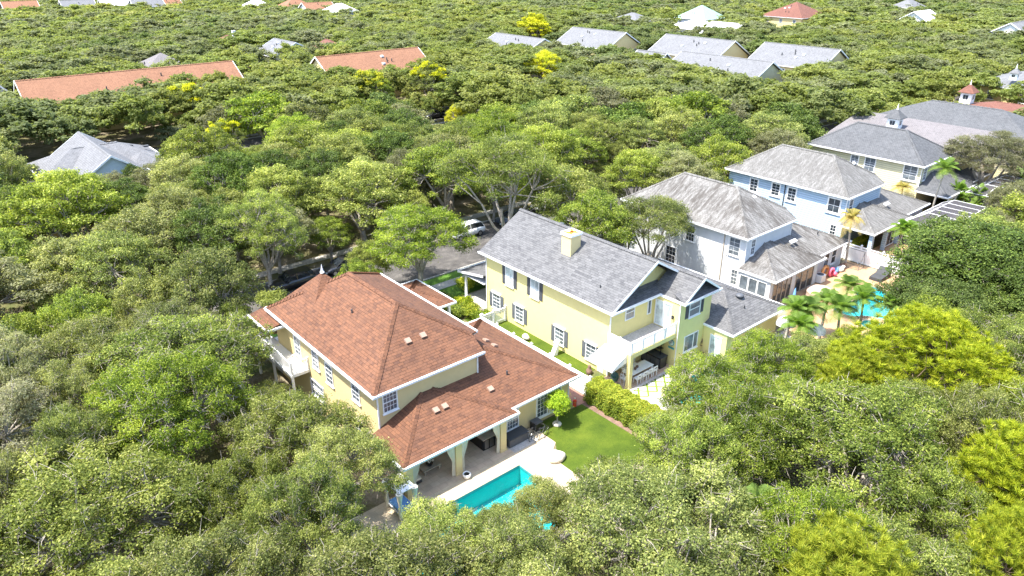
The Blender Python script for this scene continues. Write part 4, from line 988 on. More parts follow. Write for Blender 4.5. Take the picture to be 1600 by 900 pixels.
car('dark navy sedan partly hidden behind the forked oak trunks', (55.2, 65.2, .01), math.pi, carpaint('navy_paint', (.03,.04,.06)), 'sedan')
car('tan open bed pickup truck parked at the far kerb', (62.2, 66.0, .01), math.pi, carpaint('tan_paint', (.42,.40,.33)), 'truck', 'pickup')
car('dark grey suv parked behind the tan pickup', (68.3, 65.8, .01), math.pi, carpaint('grey_paint', (.05,.055,.06)))
car('glossy black suv at the kerb beyond the terracotta roof finial', (26.3, 64.9, .01), math.pi, carpaint('black_paint_car', (.012,.013,.015)))
car('black sedan in deep oak shade right of the glossy black suv', (32.2, 65.4, .01), math.pi, carpaint('black_paint2', (.02,.02,.022)), 'sedan')
car('black suv under oaks on the far street by yellow topped trees', (82.6, 121.2, .01), math.pi, carpaint('black_paint3', (.02,.02,.025)))
car('small red car on the far street behind the yellow flecked trees', (38.7, 127.0, .01), math.pi, carpaint('red_paint', (.45,.02,.03)), 'sedan')

# ================================================================== FURNITURE, red-roofed house
def single(name, label, cat, mb, mat, group=None, bevel=0):
    return tag(mb.build(name, mat, None, bevel=bevel), label, cat, group)
t = thing('outdoor_kitchen', 'black grill counter with stainless doors in the curtained porch', 'grill', (25.0, 32.6, 0))
m = MB(); m.box(24.5,25.5,31.9,33.6,.03,.92); m.build('counter', M['black'], t); m = MB(); m.box(24.42,25.58,31.8,33.7,.922,.97); m.build('worktop', M['wood'], t)
m = MB(); m.box(24.55,25.45,32.7,33.5,.972,1.25); m.build('grill_lid', M['darkgrey'], t)
for x in (24.62, 25.06):
    m = MB(); m.box(x,x+.32,31.86,31.897,.15,.78); m.build('door', M['steel'], t)
t = thing('coffee_table', 'low grey wooden coffee table under the curtained porch', 'table', (20.6, 32.6, 0))
m = MB(); m.box(19.95,21.3,32.25,32.95,.36,.43); m.build('tabletop', M['wood'], t)
for x in (20.02, 21.13):
    for y in (32.3, 32.8): m = MB(); m.box(x,x+.1,y,y+.1,.03,.358); m.build('leg', M['wood'], t)
t = thing('planter', 'dark bowl with white orchids on the coffee table', 'plant', (20.6, 32.6, .43))
m = MB(); m.lathe((20.6,32.6,.432), [(.1,0),(.2,.08),(.24,.18),(.2,.18)], 12); m.build('bowl', M['black'], t)
m = MB()
for k in range(5): a = k*1.3; m.tube([(20.6,32.6,.58),(20.6+.12*math.cos(a),32.6+.12*math.sin(a),.85),(20.6+.28*math.cos(a),32.6+.28*math.sin(a),.95)], .012, 5); m.blob((20.6+.28*math.cos(a),32.6+.28*math.sin(a),.96), (.07,.07,.05), k, 1)
m.build('flowers', M['whitecloth'], t)
def sofa(label, x0, x1, y0, y1, back, cat='sofa'):
    t = thing('outdoor_sofa', label, cat, ((x0+x1)/2, (y0+y1)/2, 0))
    m = MB(); m.box(x0,x1,y0,y1,.08,.3)
    if back == 'F': m.box(x0,x1,y1-.16,y1,.302,.78)
    if back == 'L': m.box(x0,x0+.16,y0,y1,.302,.78)
    m.build('frame', M['dark'], t, bevel=.02)
    n = max(1, round(((x1-x0) if back == 'F' else (y1-y0))/.8))
    for k in range(n):
        m = MB()
        if back == 'F': a, b = x0+(x1-x0)*k/n, x0+(x1-x0)*(k+1)/n; m.box(a+.02,b-.02,y0+.02,y1-.18,.305,.46); m.box(a+.03,b-.03,y1-.34,y1-.165,.465,.85)
        else: a, b = y0+(y1-y0)*k/n, y0+(y1-y0)*(k+1)/n; m.box(x0+.18,x1-.02,a+.02,b-.02,.305,.46); m.box(x0+.165,x0+.34,a+.03,b-.03,.465,.85)
        m.build('cushion', M['cloth'], t, bevel=.03)
sofa('long cream cushioned sofa against the porch back wall', 19.3, 21.9, 33.7, 34.6, 'F')
sofa('dark framed ottoman chair beside the low coffee table', 18.75, 19.55, 31.9, 32.7, 'L', 'chair')
def daybed():
    t = thing('daybed', 'white canopied daybed on the patio by the corner pillar', 'daybed', (17.3, 31.0, 0))
    x0, x1, y0, y1 = 16.7, 17.75, 29.9, 31.4
    m = MB()
    for x in (x0, x1):
        for y in (y0, y1): m.box(x-.04,x+.04,y-.04,y+.04,.03,2.0)
    for z in (.4, 2.0): m.bar((x0,y0,z),(x1,y0,z),.06); m.bar((x0,y1,z),(x1,y1,z),.06); m.bar((x0,y0,z),(x0,y1,z),.06); m.bar((x1,y0,z),(x1,y1,z),.06)
    m.build('frame', M['white'], t)
    m = MB(); m.slab([(x0-.05,y0-.05,2.04),(x1+.05,y0-.05,2.04),((x0+x1)/2,(y0+y1)/2,2.22)], .03); m.slab([(x1+.05,y0-.05,2.04),(x1+.05,y1+.05,2.04),((x0+x1)/2,(y0+y1)/2,2.22)], .03); m.slab([(x1+.05,y1+.05,2.04),(x0-.05,y1+.05,2.04),((x0+x1)/2,(y0+y1)/2,2.22)], .03); m.slab([(x0-.05,y1+.05,2.04),(x0-.05,y0-.05,2.04),((x0+x1)/2,(y0+y1)/2,2.22)], .03)
    m.build('canopy', M['whitecloth'], t)
    m = MB()
    for x, y in ((x0,y0),(x1,y0),(x1,y1),(x0,y1)): m.lathe((x,y,.1), [(.1,0),(.14,.5),(.08,.9),(.16,1.5),(.22,1.9)], 10)
    m.build('drape', M['cloth'], t); m = MB(); m.box(x0+.06,x1-.06,y0+.06,y1-.06,.41,.58); m.build('mattress', M['bluecloth'], t, bevel=.04)
daybed()
m = MB(); m.lathe((22.0,30.45,.03), [(.16,0),(.25,.12),(.28,.3),(.24,.36),(.2,.3)], 16); p = m.build('flower_pot', M['whitecloth']); tag(p, 'round white pot in front of the middle porch pillar', 'pot')
m = MB(); m.lathe((22.0,30.45,.335), [(.19,0),(.15,.02)], 14); m.build('soil', M['black'], p)
t = thing('storage_box', 'large dark grey deck storage box on the patio below the white window', 'box', (26.9, 31.3, 0))
m = MB(); m.box(26.05,27.75,30.95,31.75,.03,.62); m.build('body', M['darkgrey'], t, bevel=.03); m = MB(); m.box(26.0,27.8,30.9,31.8,.622,.7); m.build('lid', M['dark'], t, bevel=.03)
t = thing('storage_box', 'small black wicker cube against the cream wall beside the lawn', 'box', (28.95, 31.5, 0))
m = MB(); m.box(28.65,29.3,31.2,31.85,.03,.6); m.build('body', M['black'], t, bevel=.02); m = MB(); m.box(28.63,29.32,31.18,31.87,.602,.66); m.build('lid', M['darkgrey'], t, bevel=.02)
def bicycle(label, x, y, a, col):
    t = thing('bicycle', label, 'bicycle', (x, y, 0), 'bicycles on the patio', a)
    def ring(cx): return [(cx+.33*math.cos(k*math.pi/8), 0, .34+.33*math.sin(k*math.pi/8)) for k in range(17)]
    for cx in (-.5, .5):
        m = MB(); m.tube(ring(cx), .022, 6, caps=False); w = m.build('wheel', M['rubber'], t, world=False)
        m = MB()
        for k in range(6): aa = k*math.pi/6; m.bar((cx-.31*math.cos(aa),0,.34-.31*math.sin(aa)), (cx+.31*math.cos(aa),0,.34+.31*math.sin(aa)), .006)
        m.build('spokes', M['steel'], w, world=False)
    m = MB()
    for p, q in (((-.5,0,.34),(-.05,0,.34)), ((-.05,0,.34),(.33,0,.72)), ((-.05,0,.34),(-.2,0,.82)), ((-.2,0,.78),(.33,0,.76)), ((-.5,0,.34),(-.2,0,.78)), ((.5,0,.34),(.3,0,.86))): m.tube([p, q], .018, 6)
    m.build('frame', col, t, world=False); m = MB(); m.tube([(.2,-.26,.95),(.3,-.1,.93),(.3,.1,.93),(.2,.26,.95)], .014, 6); m.build('handlebar', M['black'], t, world=False)
    m = MB(); m.box(-.32,-.08,-.06,.06,.84,.89); m.build('saddle', M['black'], t, world=False, bevel=.015)
bicycle('black bicycle standing nearer the grey deck box', 28.15, 30.95, .5, M['black']); bicycle('grey bicycle between the other bicycle and the lawn edge', 28.55, 30.5, .15, M['darkgrey'])
m = MB(); m.blob((27.7,28.15,.25), (.65,.5,.4), 3, 3, .2); single('boulder', 'pale smooth boulder on the lawn corner by the pool', 'rock', m, M['stone'])
t = thing('lantern', 'small red garden lantern at the corner of the cream wing', 'lantern', (33.0, 32.1, 0))
m = MB(); m.lathe((33.0,31.75,.02), [(.14,0),(.16,.05),(.12,.12),(.13,.4),(.16,.46),(.05,.6)], 10); m.build('body', M['redpl'], t)
m = MB(); m.lathe((33.0,31.75,.62), [(.04,0),(.07,.1),(.02,.16)], 8); m.build('knob', M['stone'], t)

# ================================================================== FURNITURE, yellow house
t = thing('dining_table', 'long white slatted dining table under the balcony', 'table', (39.7, 31.55, 0))
m = MB()
for k in range(7): m.box(38.45,41.15,31.05+k*.145,31.05+k*.145+.135,.72,.75)
m.build('tabletop', M['whitecloth'], t)
for x in (38.55, 41.0):
    for y in (31.1, 31.92): m = MB(); m.box(x,x+.07,y,y+.07,.03,.718); m.build('leg', M['white'], t)
def chair(label):
    t = thing('dining_chair', label, 'chair', (0,0,0.03), 'white chairs around the dining table')
    m = MB(); m.box(-.23,.23,-.22,.22,.42,.46); m.build('seat', M['white'], t, world=False)
    m = MB(); m.box(-.22,.22,-.25,-.21,.76,.86); m.box(-.22,.22,-.24,-.215,.56,.62); m.box(-.23,-.19,-.25,-.21,.46,.87); m.box(.19,.23,-.25,-.21,.46,.87); m.build('backrest', M['white'], t, world=False)
    for x in (-.22, .18):
        for y in (-.23, .18): m = MB(); m.box(x,x+.04,y,y+.04,0,.42); m.build('leg', M['white'], t, world=False)
    return t
c0 = chair('white chair')
spots = [(38.95,30.98,0,'white chair on the pool side of the dining table, nearest the awning'), (39.6,30.98,0,'white chair on the pool side of the table, second from the awning'), (40.25,30.98,0,'white chair on the pool side of the table, third from the awning'), (40.85,30.98,0,'white chair on the pool side of the table, nearest the black counter'),
         (38.15,31.5,-1.57,'white chair at the table head beside the green kamado grill'), (39.3,32.35,3.14,'white chair on the wall side of the dining table, nearer the awning'), (40.4,32.35,3.14,'white chair on the wall side of the dining table, nearer the black counter')]
for i, (x, y, a, lb) in enumerate(spots):
    c = c0 if i == 0 else copy_tree(c0); c.location = (x, y-.12 if a == 0 else y, .03); c.rotation_euler = (0,0,a); c['label'] = lb
for x, y, lb in ((39.4,31.5,'small brown bowl on the white dining table, left one'), (39.75,31.6,'small brown bowl on the white dining table, right one')):
    m = MB(); m.lathe((x,y,.75), [(.06,0),(.11,.06),(.12,.14),(.08,.2)], 10); single('bowl', lb, 'bowl', m, M['mulch'])
t = thing('bar_counter', 'black outdoor bar counter with open shelves under the balcony', 'counter', (42.3, 31.9, 0))
m = MB(); m.box(41.9,42.7,31.0,33.0,.03,.98); m.build('cabinet', M['black'], t); m = MB(); m.box(41.85,42.75,30.95,33.02,.982,1.03); m.build('worktop', M['dark'], t); m = MB(); m.box(42.3,42.7,31.4,33.0,1.5,1.54); m.box(42.3,42.7,31.4,33.0,1.9,1.94); m.box(42.34,42.4,31.4,31.46,1.03,1.94); m.box(42.34,42.4,32.9,32.96,1.03,1.94); m.build('shelf', M['black'], t)
for k in range(4):
    m = MB(); m.box(41.87,41.898,31.1+k*.46,31.5+k*.46,.2,.85); m.build('door', M['darkgrey'], t)
t = thing('kamado_grill', 'dark green egg shaped grill beside the balcony pillar', 'grill', (37.3, 31.7, 0))
m = MB(); m.lathe((37.3,31.75,.45), [(.15,0),(.28,.12),(.33,.3),(.34,.42)], 18); m.build('base', M['kamado'], t); m = MB(); m.lathe((37.3,31.75,.875), [(.34,0),(.32,.14),(.22,.28),(.08,.34),(.07,.42)], 18); m.build('lid', M['kamado'], t)
for k in range(4): m = MB(); a = k*1.571+.78; m.tube([(37.3+.16*math.cos(a),31.75+.16*math.sin(a),.5),(37.3+.32*math.cos(a),31.75+.32*math.sin(a),.03)], .02, 6); m.build('leg', M['black'], t)
t = thing('wall_clock', 'round teal clock on the yellow porch side wall above a teal sign', 'clock', (43.0, 30.9, 2.1))
m = MB(); m.tube([(43.045,30.95,2.12),(42.99,30.95,2.12)], .27, 20, smooth=False); m.build('rim', M['teal'], t); m = MB(); m.tube([(42.988,30.95,2.12),(42.98,30.95,2.12)], .22, 20, smooth=False); m.build('face', M['glassw'], t)
m = MB(); m.bar((42.975,30.95,2.12),(42.975,30.95,2.28),.02); m.bar((42.975,30.95,2.12),(42.975,31.05,2.08),.02); m.build('hands', M['black'], t)
m = MB(); m.box(43.0,43.045,30.66,31.22,1.56,1.72); single('wall_sign', 'narrow teal board on the yellow wall under the round clock', 'sign', m, M['teal'])
m = MB(); m.lathe((37.1,34.25,.02), [(.2,0),(.28,.2),(.2,.42),(.1,.5),(.14,.6),(.1,.75),(.02,.8)], 12); single('statue', 'brown seated garden figure against the yellow wall by the awning', 'statue', m, M['mulch'])
m = MB(); m.lathe((46.1,30.05,.02), [(.3,0),(.36,.25),(.3,.3)], 14); p = single('planter', 'brown bowl planter in the yellow house inner corner', 'planter', m, M['mulch'])
m = MB(); m.tube([(47.0-.5,30.42,1.0),(46.5,30.42,1.45)], .03); m.tube([(46.5+.22*math.sin(k*.52),30.42,1.0+.22*math.cos(k*.52)) for k in range(13)], .025, 6, caps=False); single('hose_reel', 'brown wall ornament with ring on the yellow corner wall', 'ornament', m, M['mulch'])
m = MB(); m.mesh([(36.7,38.4,.02),(37.2,38.4,.02),(37.2,38.0,.02),(36.7,38.0,.02),(37.35,38.4,1.3),(37.5,38.4,1.3),(37.5,38.0,1.3),(37.35,38.0,1.3)], [(3,2,1,0),(4,5,6,7),(0,1,5,4),(1,2,6,5),(2,3,7,6),(3,0,4,7)]); single('folded_lounger', 'white folded lounger leaning by the yellow side wall', 'lounger', m, M['whitecloth'])
m = MB(); m.lathe((36.6,32.55,.05), [(.14,0),(.16,.35),(.1,.45),(.03,.5)], 10); single('garden_urn', 'small white urn beside the hedge end', 'urn', m, M['whitecloth'])
m = MB(); m.blob((36.9,41.7,.3), (.3,.4,.28), 4, 2); single('garden_stone', 'pale round stone on the grass strip by the yellow wall', 'stone', m, M['stone'])
for x in (38.7, 41.2):
    m = MB(); m.lathe((x,55.0-2.4,.16), [(.2,0),(.26,.2),(.24,.32)], 12); single('flower_pot', 'dark pot on the yellow house front porch, %s' % ('nearer the column' if x < 40 else 'further from the corner column'), 'pot', m, M['dark'])

# ================================================================== FURNITURE, white house
def covered(label, x, y, rx, ry, h, mat, rz=0):
    m = MB(); prof = [(1.0,0.02),(1.02,.2),(.97,.45),(1.0,.55),(.98,.72),(.8,.8),(.3,.92),(.02,1.0)]; n = 28; vs = []
    for r, z in prof:
        for k in range(n):
            a = 2*math.pi*k/n; w = 1+.05*math.sin(a*9)*(1-z); X_, Y_ = rx*r*w*math.cos(a), ry*r*w*math.sin(a)
            vs.append((x+X_*math.cos(rz)-Y_*math.sin(rz), y+X_*math.sin(rz)+Y_*math.cos(rz), .02+h*z))
    m.mesh(vs, [(i*n+k, i*n+(k+1) % n, (i+1)*n+(k+1) % n, (i+1)*n+k) for i in range(len(prof)-1) for k in range(n)], True)
    return m
single('covered_table', 'round patio table under a loose tan cover by the glazed porch', 'covered table', covered('', 64.6, 29.9, 1.35, 1.15, .85, M['tan']), M['tan'])
t = thing('parasol', 'closed blue parasol standing by the white house glazed porch', 'parasol', (59.6, 29.8, 0))
m = MB(); m.tube([(59.6,29.8,.02),(59.6,29.8,2.3)], .03); m.build('pole', M['white'], t); m = MB(); m.lathe((59.6,29.8,.75), [(.05,0),(.17,.1),(.16,.7),(.1,1.3),(.02,1.6)], 12); m.build('canopy', M['bluecloth'], t)
t = thing('covered_lounger', 'charcoal covered lounger against the white privacy fence', 'lounger', (73.0, 28.0, 0))
m = MB(); X0 = 72.0
pr = [(0,.35),(.5,.42),(1.2,.45),(1.7,.75),(2.1,1.0),(2.2,.9)]
secs = [[(72.1+s,27.3,.05),(72.12+s,27.32,z),(72.1+s,28.5,z),(72.1+s,28.55,.05)] for s, z in pr]
loft(m, secs, False); m.poly(secs[0]); m.poly(secs[-1][::-1]); m.build('cover', M['dark'], t)
t = thing('rebounder', 'thin metal framed ball net standing before the white fence', 'goal frame', (74.2, 31.2, 0))
m = MB(); 
for a, b in (((73.4,30.3,.03),(73.4,32.3,.03)), ((74.6,30.3,.03),(74.6,32.3,.03)), ((73.4,30.3,.03),(74.6,30.3,.03)), ((73.4,32.3,.03),(74.6,32.3,.03)), ((74.6,30.3,.03),(74.2,30.3,1.9)), ((74.6,32.3,.03),(74.2,32.3,1.9)), ((74.2,30.3,1.9),(74.2,32.3,1.9)), ((73.4,30.3,.03),(74.2,30.3,1.9)), ((73.4,32.3,.03),(74.2,32.3,1.9))): m.bar(a, b, .04)
m.build('frame', M['darkgrey'], t)
for i, (x, y, mt, lb, c) in enumerate(((69.2,31.7,'orangepl','round orange pool float leaning on the white house wall','float'), (69.8,31.5,'pink','pink pool toy in front of the orange float','pool toy'), (70.7,31.6,'bluecloth','blue inflatable beside the pink pool toy','inflatable'), (71.8,31.5,'whitecloth','white inflatable at the end of the pool toys','inflatable'), (72.6,31.7,'mulch','dark brown pool bag at the far end of the toys','bag'))):
    m = MB()
    if i == 0: m.tube([(x+.55*math.cos(k*.5236),y+.1,.62+.55*math.sin(k*.5236)) for k in range(13)], .16, 8, caps=False)
    elif i == 1: m.tube([(x+.4*math.cos(k*.5236),y-.1,.5+.4*math.sin(k*.5236)) for k in range(13)], .15, 8, caps=False); m.blob((x+.3,y-.3,.3), (.3,.3,.25), 1, 1)
    else: m.blob((x,y,.3), (.55,.35,.3), i, 2, .2); m.blob((x+.2,y-.2,.5), (.25,.2,.22), i+5, 1, .2)
    single('pool_toy', lb, c, m, M[mt], 'pool toys along the wall')
t = thing('air_conditioner', 'grey air conditioner unit beside the glazed porch doors', 'air conditioner', (67.7, 31.4, 0))
m = MB(); m.box(67.2,68.1,31.1,31.9,.06,.85); m.build('case', M['white'], t, bevel=.02); m = MB(); m.tube([(67.65,31.5,.852),(67.65,31.5,.88)], .34, 16, smooth=False); m.build('fan_grille', M['darkgrey'], t)
def lounge(x, y, rz, label, mat='whitecloth'):
    t = thing('patio_chair', label, 'chair', (x, y, .02), None, rz)
    m = MB(); m.box(-.28,.28,-.25,.3,.32,.38); m.build('seat', M[mat], t, world=False); m = MB(); m.obox((0,-.33,.62), (.28,0,0), (0,-.06,.28), (0,.03,0)); m.build('backrest', M[mat], t, world=False)
    for a in (-.26, .26):
        for b in (-.24, .27): m = MB(); m.tube([(a,b,0),(a,b,.33)], .02, 6); m.build('leg', M['darkgrey'], t, world=False)
lounge(74.3, 26.6, 1.3, 'grey patio chair near the white fence and dark oak', 'tan')
for x, y, lb in ((53.2,26.9,'white dome parasol nearest the grey garage roof'), (54.6,26.2,'white dome parasol in the middle of three under the palms'), (53.9,24.6,'white dome parasol nearest the camera under the palms')):
    t = thing('parasol', lb, 'parasol', (x, y, 0), 'white parasols under the palms')
    m = MB(); m.tube([(x,y,.02),(x,y,2.5)], .03); m.build('pole', M['white'], t); m = MB(); m.lathe((x,y,1.95), [(.85,0),(.78,.25),(.55,.5),(.25,.66),(.03,.72)], 14); m.build('canopy', M['whitecloth'], t)
t = thing('trash_can', 'blue lidded grill cart half hidden below the white parasols', 'cart', (53.2, 23.2, 0))
m = MB(); m.box(52.9,53.5,22.9,23.5,.02,.9); m.build('body', M['darkgrey'], t); m = MB(); m.tube([(52.9,23.2,.95),(53.5,23.2,.95)], .28, 10); m.build('lid', M['bluecloth'], t)
# ================================================================== TREES: mesh makers (numpy)
def np_mesh(name, V, fsize, tint, mat, smooth=False):
    """V: (nf*fsize, 3), every face has its own vertices"""
    nf = len(V)//fsize; me = bpy.data.meshes.new(name)
    me.vertices.add(len(V)); me.vertices.foreach_set('co', V.astype(np.float32).ravel())
    me.loops.add(len(V)); me.loops.foreach_set('vertex_index', np.arange(len(V), dtype=np.int32))
    me.polygons.add(nf); me.polygons.foreach_set('loop_start', np.arange(0, len(V), fsize, dtype=np.int32)); me.polygons.foreach_set('loop_total', np.full(nf, fsize, dtype=np.int32))
    a = me.attributes.new('tint', 'FLOAT', 'FACE'); a.data.foreach_set('value', tint.astype(np.float32))
    me.materials.append(mat); me.update(calc_edges=True); return me
def leaf_quads(rng, C, Nrm, L, W, tri=False):
    """leaf-shaped faces at centres C with normals Nrm"""
    n = len(C); r = rng.normal(size=(n, 3)); u = np.cross(Nrm, r); u /= np.linalg.norm(u, axis=1, keepdims=True)+1e-9
    v = np.cross(Nrm, u); v /= np.linalg.norm(v, axis=1, keepdims=True)+1e-9
    L = L*rng.uniform(.65, 1.35, (n, 1)); W = W*rng.uniform(.7, 1.3, (n, 1))
    if tri: P = np.stack([C-u*L*.5-v*W*.4, C-u*L*.4+v*W*.6, C+u*L*.6], 1)
    else: P = np.stack([C-u*L*.5, C-v*W*.5, C+u*L*.5, C+v*W*.5], 1)
    return P.reshape(-1, 3)
def sph(rng, n):
    p = rng.normal(size=(n, 3)); return p/np.linalg.norm(p, axis=1, keepdims=True)
def oak_shape(rng, R, H, nc, base=.36, flat=1.0, fine=1.0):
    """clump centres and radii of a broad oak crown"""
    cs = []; tries = 0; zc = H*base
    while len(cs) < nc and tries < 6000:
        tries += 1
        a = rng.uniform(0, 2*math.pi); rr = math.sqrt(rng.uniform(0, 1))
        edge = 1+.20*math.sin(3*a+R*7)+.12*math.sin(5*a+R*3)
        r = R*rr*edge*.86; dome = math.sqrt(max(0, 1-(rr*.93)**2))
        inner = rng.uniform() < .22
        z = zc+(H*.93-zc)*(dome**.8)*(rng.uniform(.35, .75) if inner else rng.uniform(.80, 1.06))*flat-.3*rr
        cr = (rng.uniform(.08, .20)*R*(1-.2*rr)+.3)*fine
        p = np.array([r*math.cos(a), r*math.sin(a), z])
        if all(np.linalg.norm(p-q[0]) > .62*(cr+q[1]) for q in cs): cs.append((p, cr))
    return cs
def leaves_for(rng, cs, per, L, W, up=.55, sq=.62, tri=False, shell=.45):
    C, Nn, T = [], [], []
    tot = sum(c[1]**2 for c in cs)
    for p, cr in cs:
        n = max(8, int(per*len(cs)*cr**2/tot)); d = sph(rng, n); d[:, 2] = np.where(rng.uniform(size=n) < .7, np.abs(d[:, 2]), d[:, 2])
        ph = rng.uniform(0, 6, 3); lump = 1+.28*np.sin(d[:, 0]*4+ph[0])*np.sin(d[:, 1]*4+ph[1])+.15*np.sin(d[:, 2]*7+ph[2])
        r = cr*lump*(shell+(1.12-shell)*rng.uniform(size=n)**.55)*np.where(rng.uniform(size=n) < .22, rng.uniform(1, 1.6, n), 1)
        pos = p+d*r[:, None]*np.array([1, 1, sq]); C.append(pos)
        nn = rng.normal(size=(n, 3))*.55+d*.55+np.array([0, 0, up]); Nn.append(nn/np.linalg.norm(nn, axis=1, keepdims=True))
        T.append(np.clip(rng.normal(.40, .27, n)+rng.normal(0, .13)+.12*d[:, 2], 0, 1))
    C, Nn, T = np.concatenate(C), np.concatenate(Nn), np.concatenate(T)
    return leaf_quads(rng, C, Nn, L, W, tri), T
def tubes_np(paths, n=5):
    V, F = [], []
    for pts, rad in paths:
        pts = np.array(pts, float); k = len(pts); o = len(V)
        for i in range(k):
            d = pts[min(i+1, k-1)]-pts[max(i-1, 0)]; d /= np.linalg.norm(d)+1e-9
            x = np.cross(d, [0.31, .95, .1]); x /= np.linalg.norm(x)+1e-9; y = np.cross(d, x)
            for j in range(n): a = 2*math.pi*j/n; V.append(pts[i]+rad[i]*(x*math.cos(a)+y*math.sin(a)))
        for i in range(k-1):
            for j in range(n): F.append((o+i*n+j, o+i*n+(j+1) % n, o+(i+1)*n+(j+1) % n, o+(i+1)*n+j))
    return V, F
def trunk_mesh(name, rng, cs, H, R, mat, tr=.28, fork=.22, limbs=6, twigs=True, far=False):
    zf = H*fork; paths = []; lean = rng.uniform(-.3, .3, 2)
    top = np.array([lean[0], lean[1], zf]); base = np.array([0, 0, -.1])
    paths.append(([base, base+[0, 0, .3], (base+top)/2+[.05, 0, 0], top], [tr*1.5, tr*1.1, tr*.95, tr*.85]))
    ang = [2*math.pi*(i+rng.uniform(-.3, .3))/limbs for i in range(limbs)]
    hubs = []
    for a in ang:
        rr = R*rng.uniform(.28, .45); h = zf+(H-zf)*rng.uniform(.35, .55); e = np.array([rr*math.cos(a), rr*math.sin(a), h]); m = top+(e-top)*.5+np.array([0, 0, -.06*H])*rng.uniform(0, 1)+rng.normal(0, .12, 3)
        paths.append(([top-[0, 0, .1], m, e], [tr*.7, tr*.5, tr*.34])); hubs.append((e, tr*.34))
    for p, cr in cs:
        e, r = min(hubs, key=lambda q: np.linalg.norm(q[0]-p)); m = (e+p)/2+rng.normal(0, .18, 3)
        paths.append(([e, m, p], [r*.75, r*.45, r*.2]))
        if twigs:
            for _ in range(5 if not far else 2):
                q = p+sph(rng, 1)[0]*cr*np.array([.95, .95, .75])*rng.uniform(.7, 1.12); mm = (p+q)/2+rng.normal(0, .06, 3)
                paths.append(([m*.3+p*.7, mm, q], [r*.17+.008, .018, .008]))
                if not far:
                    for _ in range(2): q2 = q+rng.normal(0, .28, 3); paths.append(([mm, (mm+q2)/2+rng.normal(0, .05, 3), q2], [.014, .011, .006]))
    V, F = tubes_np(paths, 6 if not far else 4); me = bpy.data.meshes.new(name); me.from_pydata([tuple(v) for v in V], [], F); me.materials.append(mat); me.update()
    me.polygons.foreach_set('use_smooth', [True]*len(F)); return me
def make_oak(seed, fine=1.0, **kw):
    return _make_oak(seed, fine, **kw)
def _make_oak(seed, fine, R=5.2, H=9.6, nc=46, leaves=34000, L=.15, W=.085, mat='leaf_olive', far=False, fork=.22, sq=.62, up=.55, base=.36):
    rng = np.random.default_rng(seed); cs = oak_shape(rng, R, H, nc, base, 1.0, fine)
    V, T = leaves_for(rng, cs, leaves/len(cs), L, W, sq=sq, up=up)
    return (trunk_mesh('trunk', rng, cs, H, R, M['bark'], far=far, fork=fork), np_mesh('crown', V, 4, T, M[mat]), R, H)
def make_pine(seed, R=5.0, H=12.0, nt=130, needles=75, mat='leaf_pine', ln=.40, w=.024):
    rng = np.random.default_rng(seed); cs = oak_shape(rng, R, H, nt, .45); cs = [(p, c) for p, c in cs]; V, T = [], []
    tufts = []
    for p, c in cs:
        for _ in range(8): q = p+sph(rng, 1)[0]*c*np.array([1.25, 1.25, .8]); tufts.append(q)
    for q in tufts:
        n = needles; d = sph(rng, n); d[:, 2] = np.abs(d[:, 2])*.9+.1; d /= np.linalg.norm(d, axis=1, keepdims=True)
        s = np.cross(d, rng.normal(size=(n, 3))); s /= np.linalg.norm(s, axis=1, keepdims=True); l = ln*rng.uniform(.7, 1.15, (n, 1))
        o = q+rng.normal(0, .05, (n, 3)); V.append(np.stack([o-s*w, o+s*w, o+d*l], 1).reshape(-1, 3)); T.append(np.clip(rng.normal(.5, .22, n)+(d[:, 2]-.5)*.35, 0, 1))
    return (trunk_mesh('trunk', rng, cs, H, R, M['barkd'], tr=.15, fork=.40, limbs=6, twigs=False), np_mesh('crown', np.concatenate(V), 3, np.concatenate(T), M[mat]), R, H)
def frond(V, T, rng, o, a, el, L, droop, lw=.055, ll=.5, n=26, tint=.5, up=0):
    d = np.array([math.cos(a), math.sin(a), 0]); s = np.array([-math.sin(a), math.cos(a), 0]); pts = []
    for i in range(n+1):
        t = i/n; pts.append(o+d*L*t*math.cos(el)*(1-.15*t)+np.array([0, 0, L*(t*math.sin(el)-droop*t*t)]))
    for i in range(1, n+1):
        t = i/n; p = pts[i]; q = pts[i-1]; dl = (p-q)/np.linalg.norm(p-q); l = ll*math.sin(math.pi*min(1, .12+t*.86))**.6
        V.append([q, q+np.array([0, 0, .02]), p+np.array([0, 0, .02]), p]); T.append(.7)
        for sg in (-1, 1):
            e = p+(s*sg*.85+dl*.6+np.array([0, 0, -.3+up]))*l*rng.uniform(.85, 1.1)
            V.append([p-dl*lw*.5, p+dl*lw*.5, e+dl*lw*.2, e-dl*lw*.2]); T.append(min(1, max(0, rng.normal(tint, .15))))
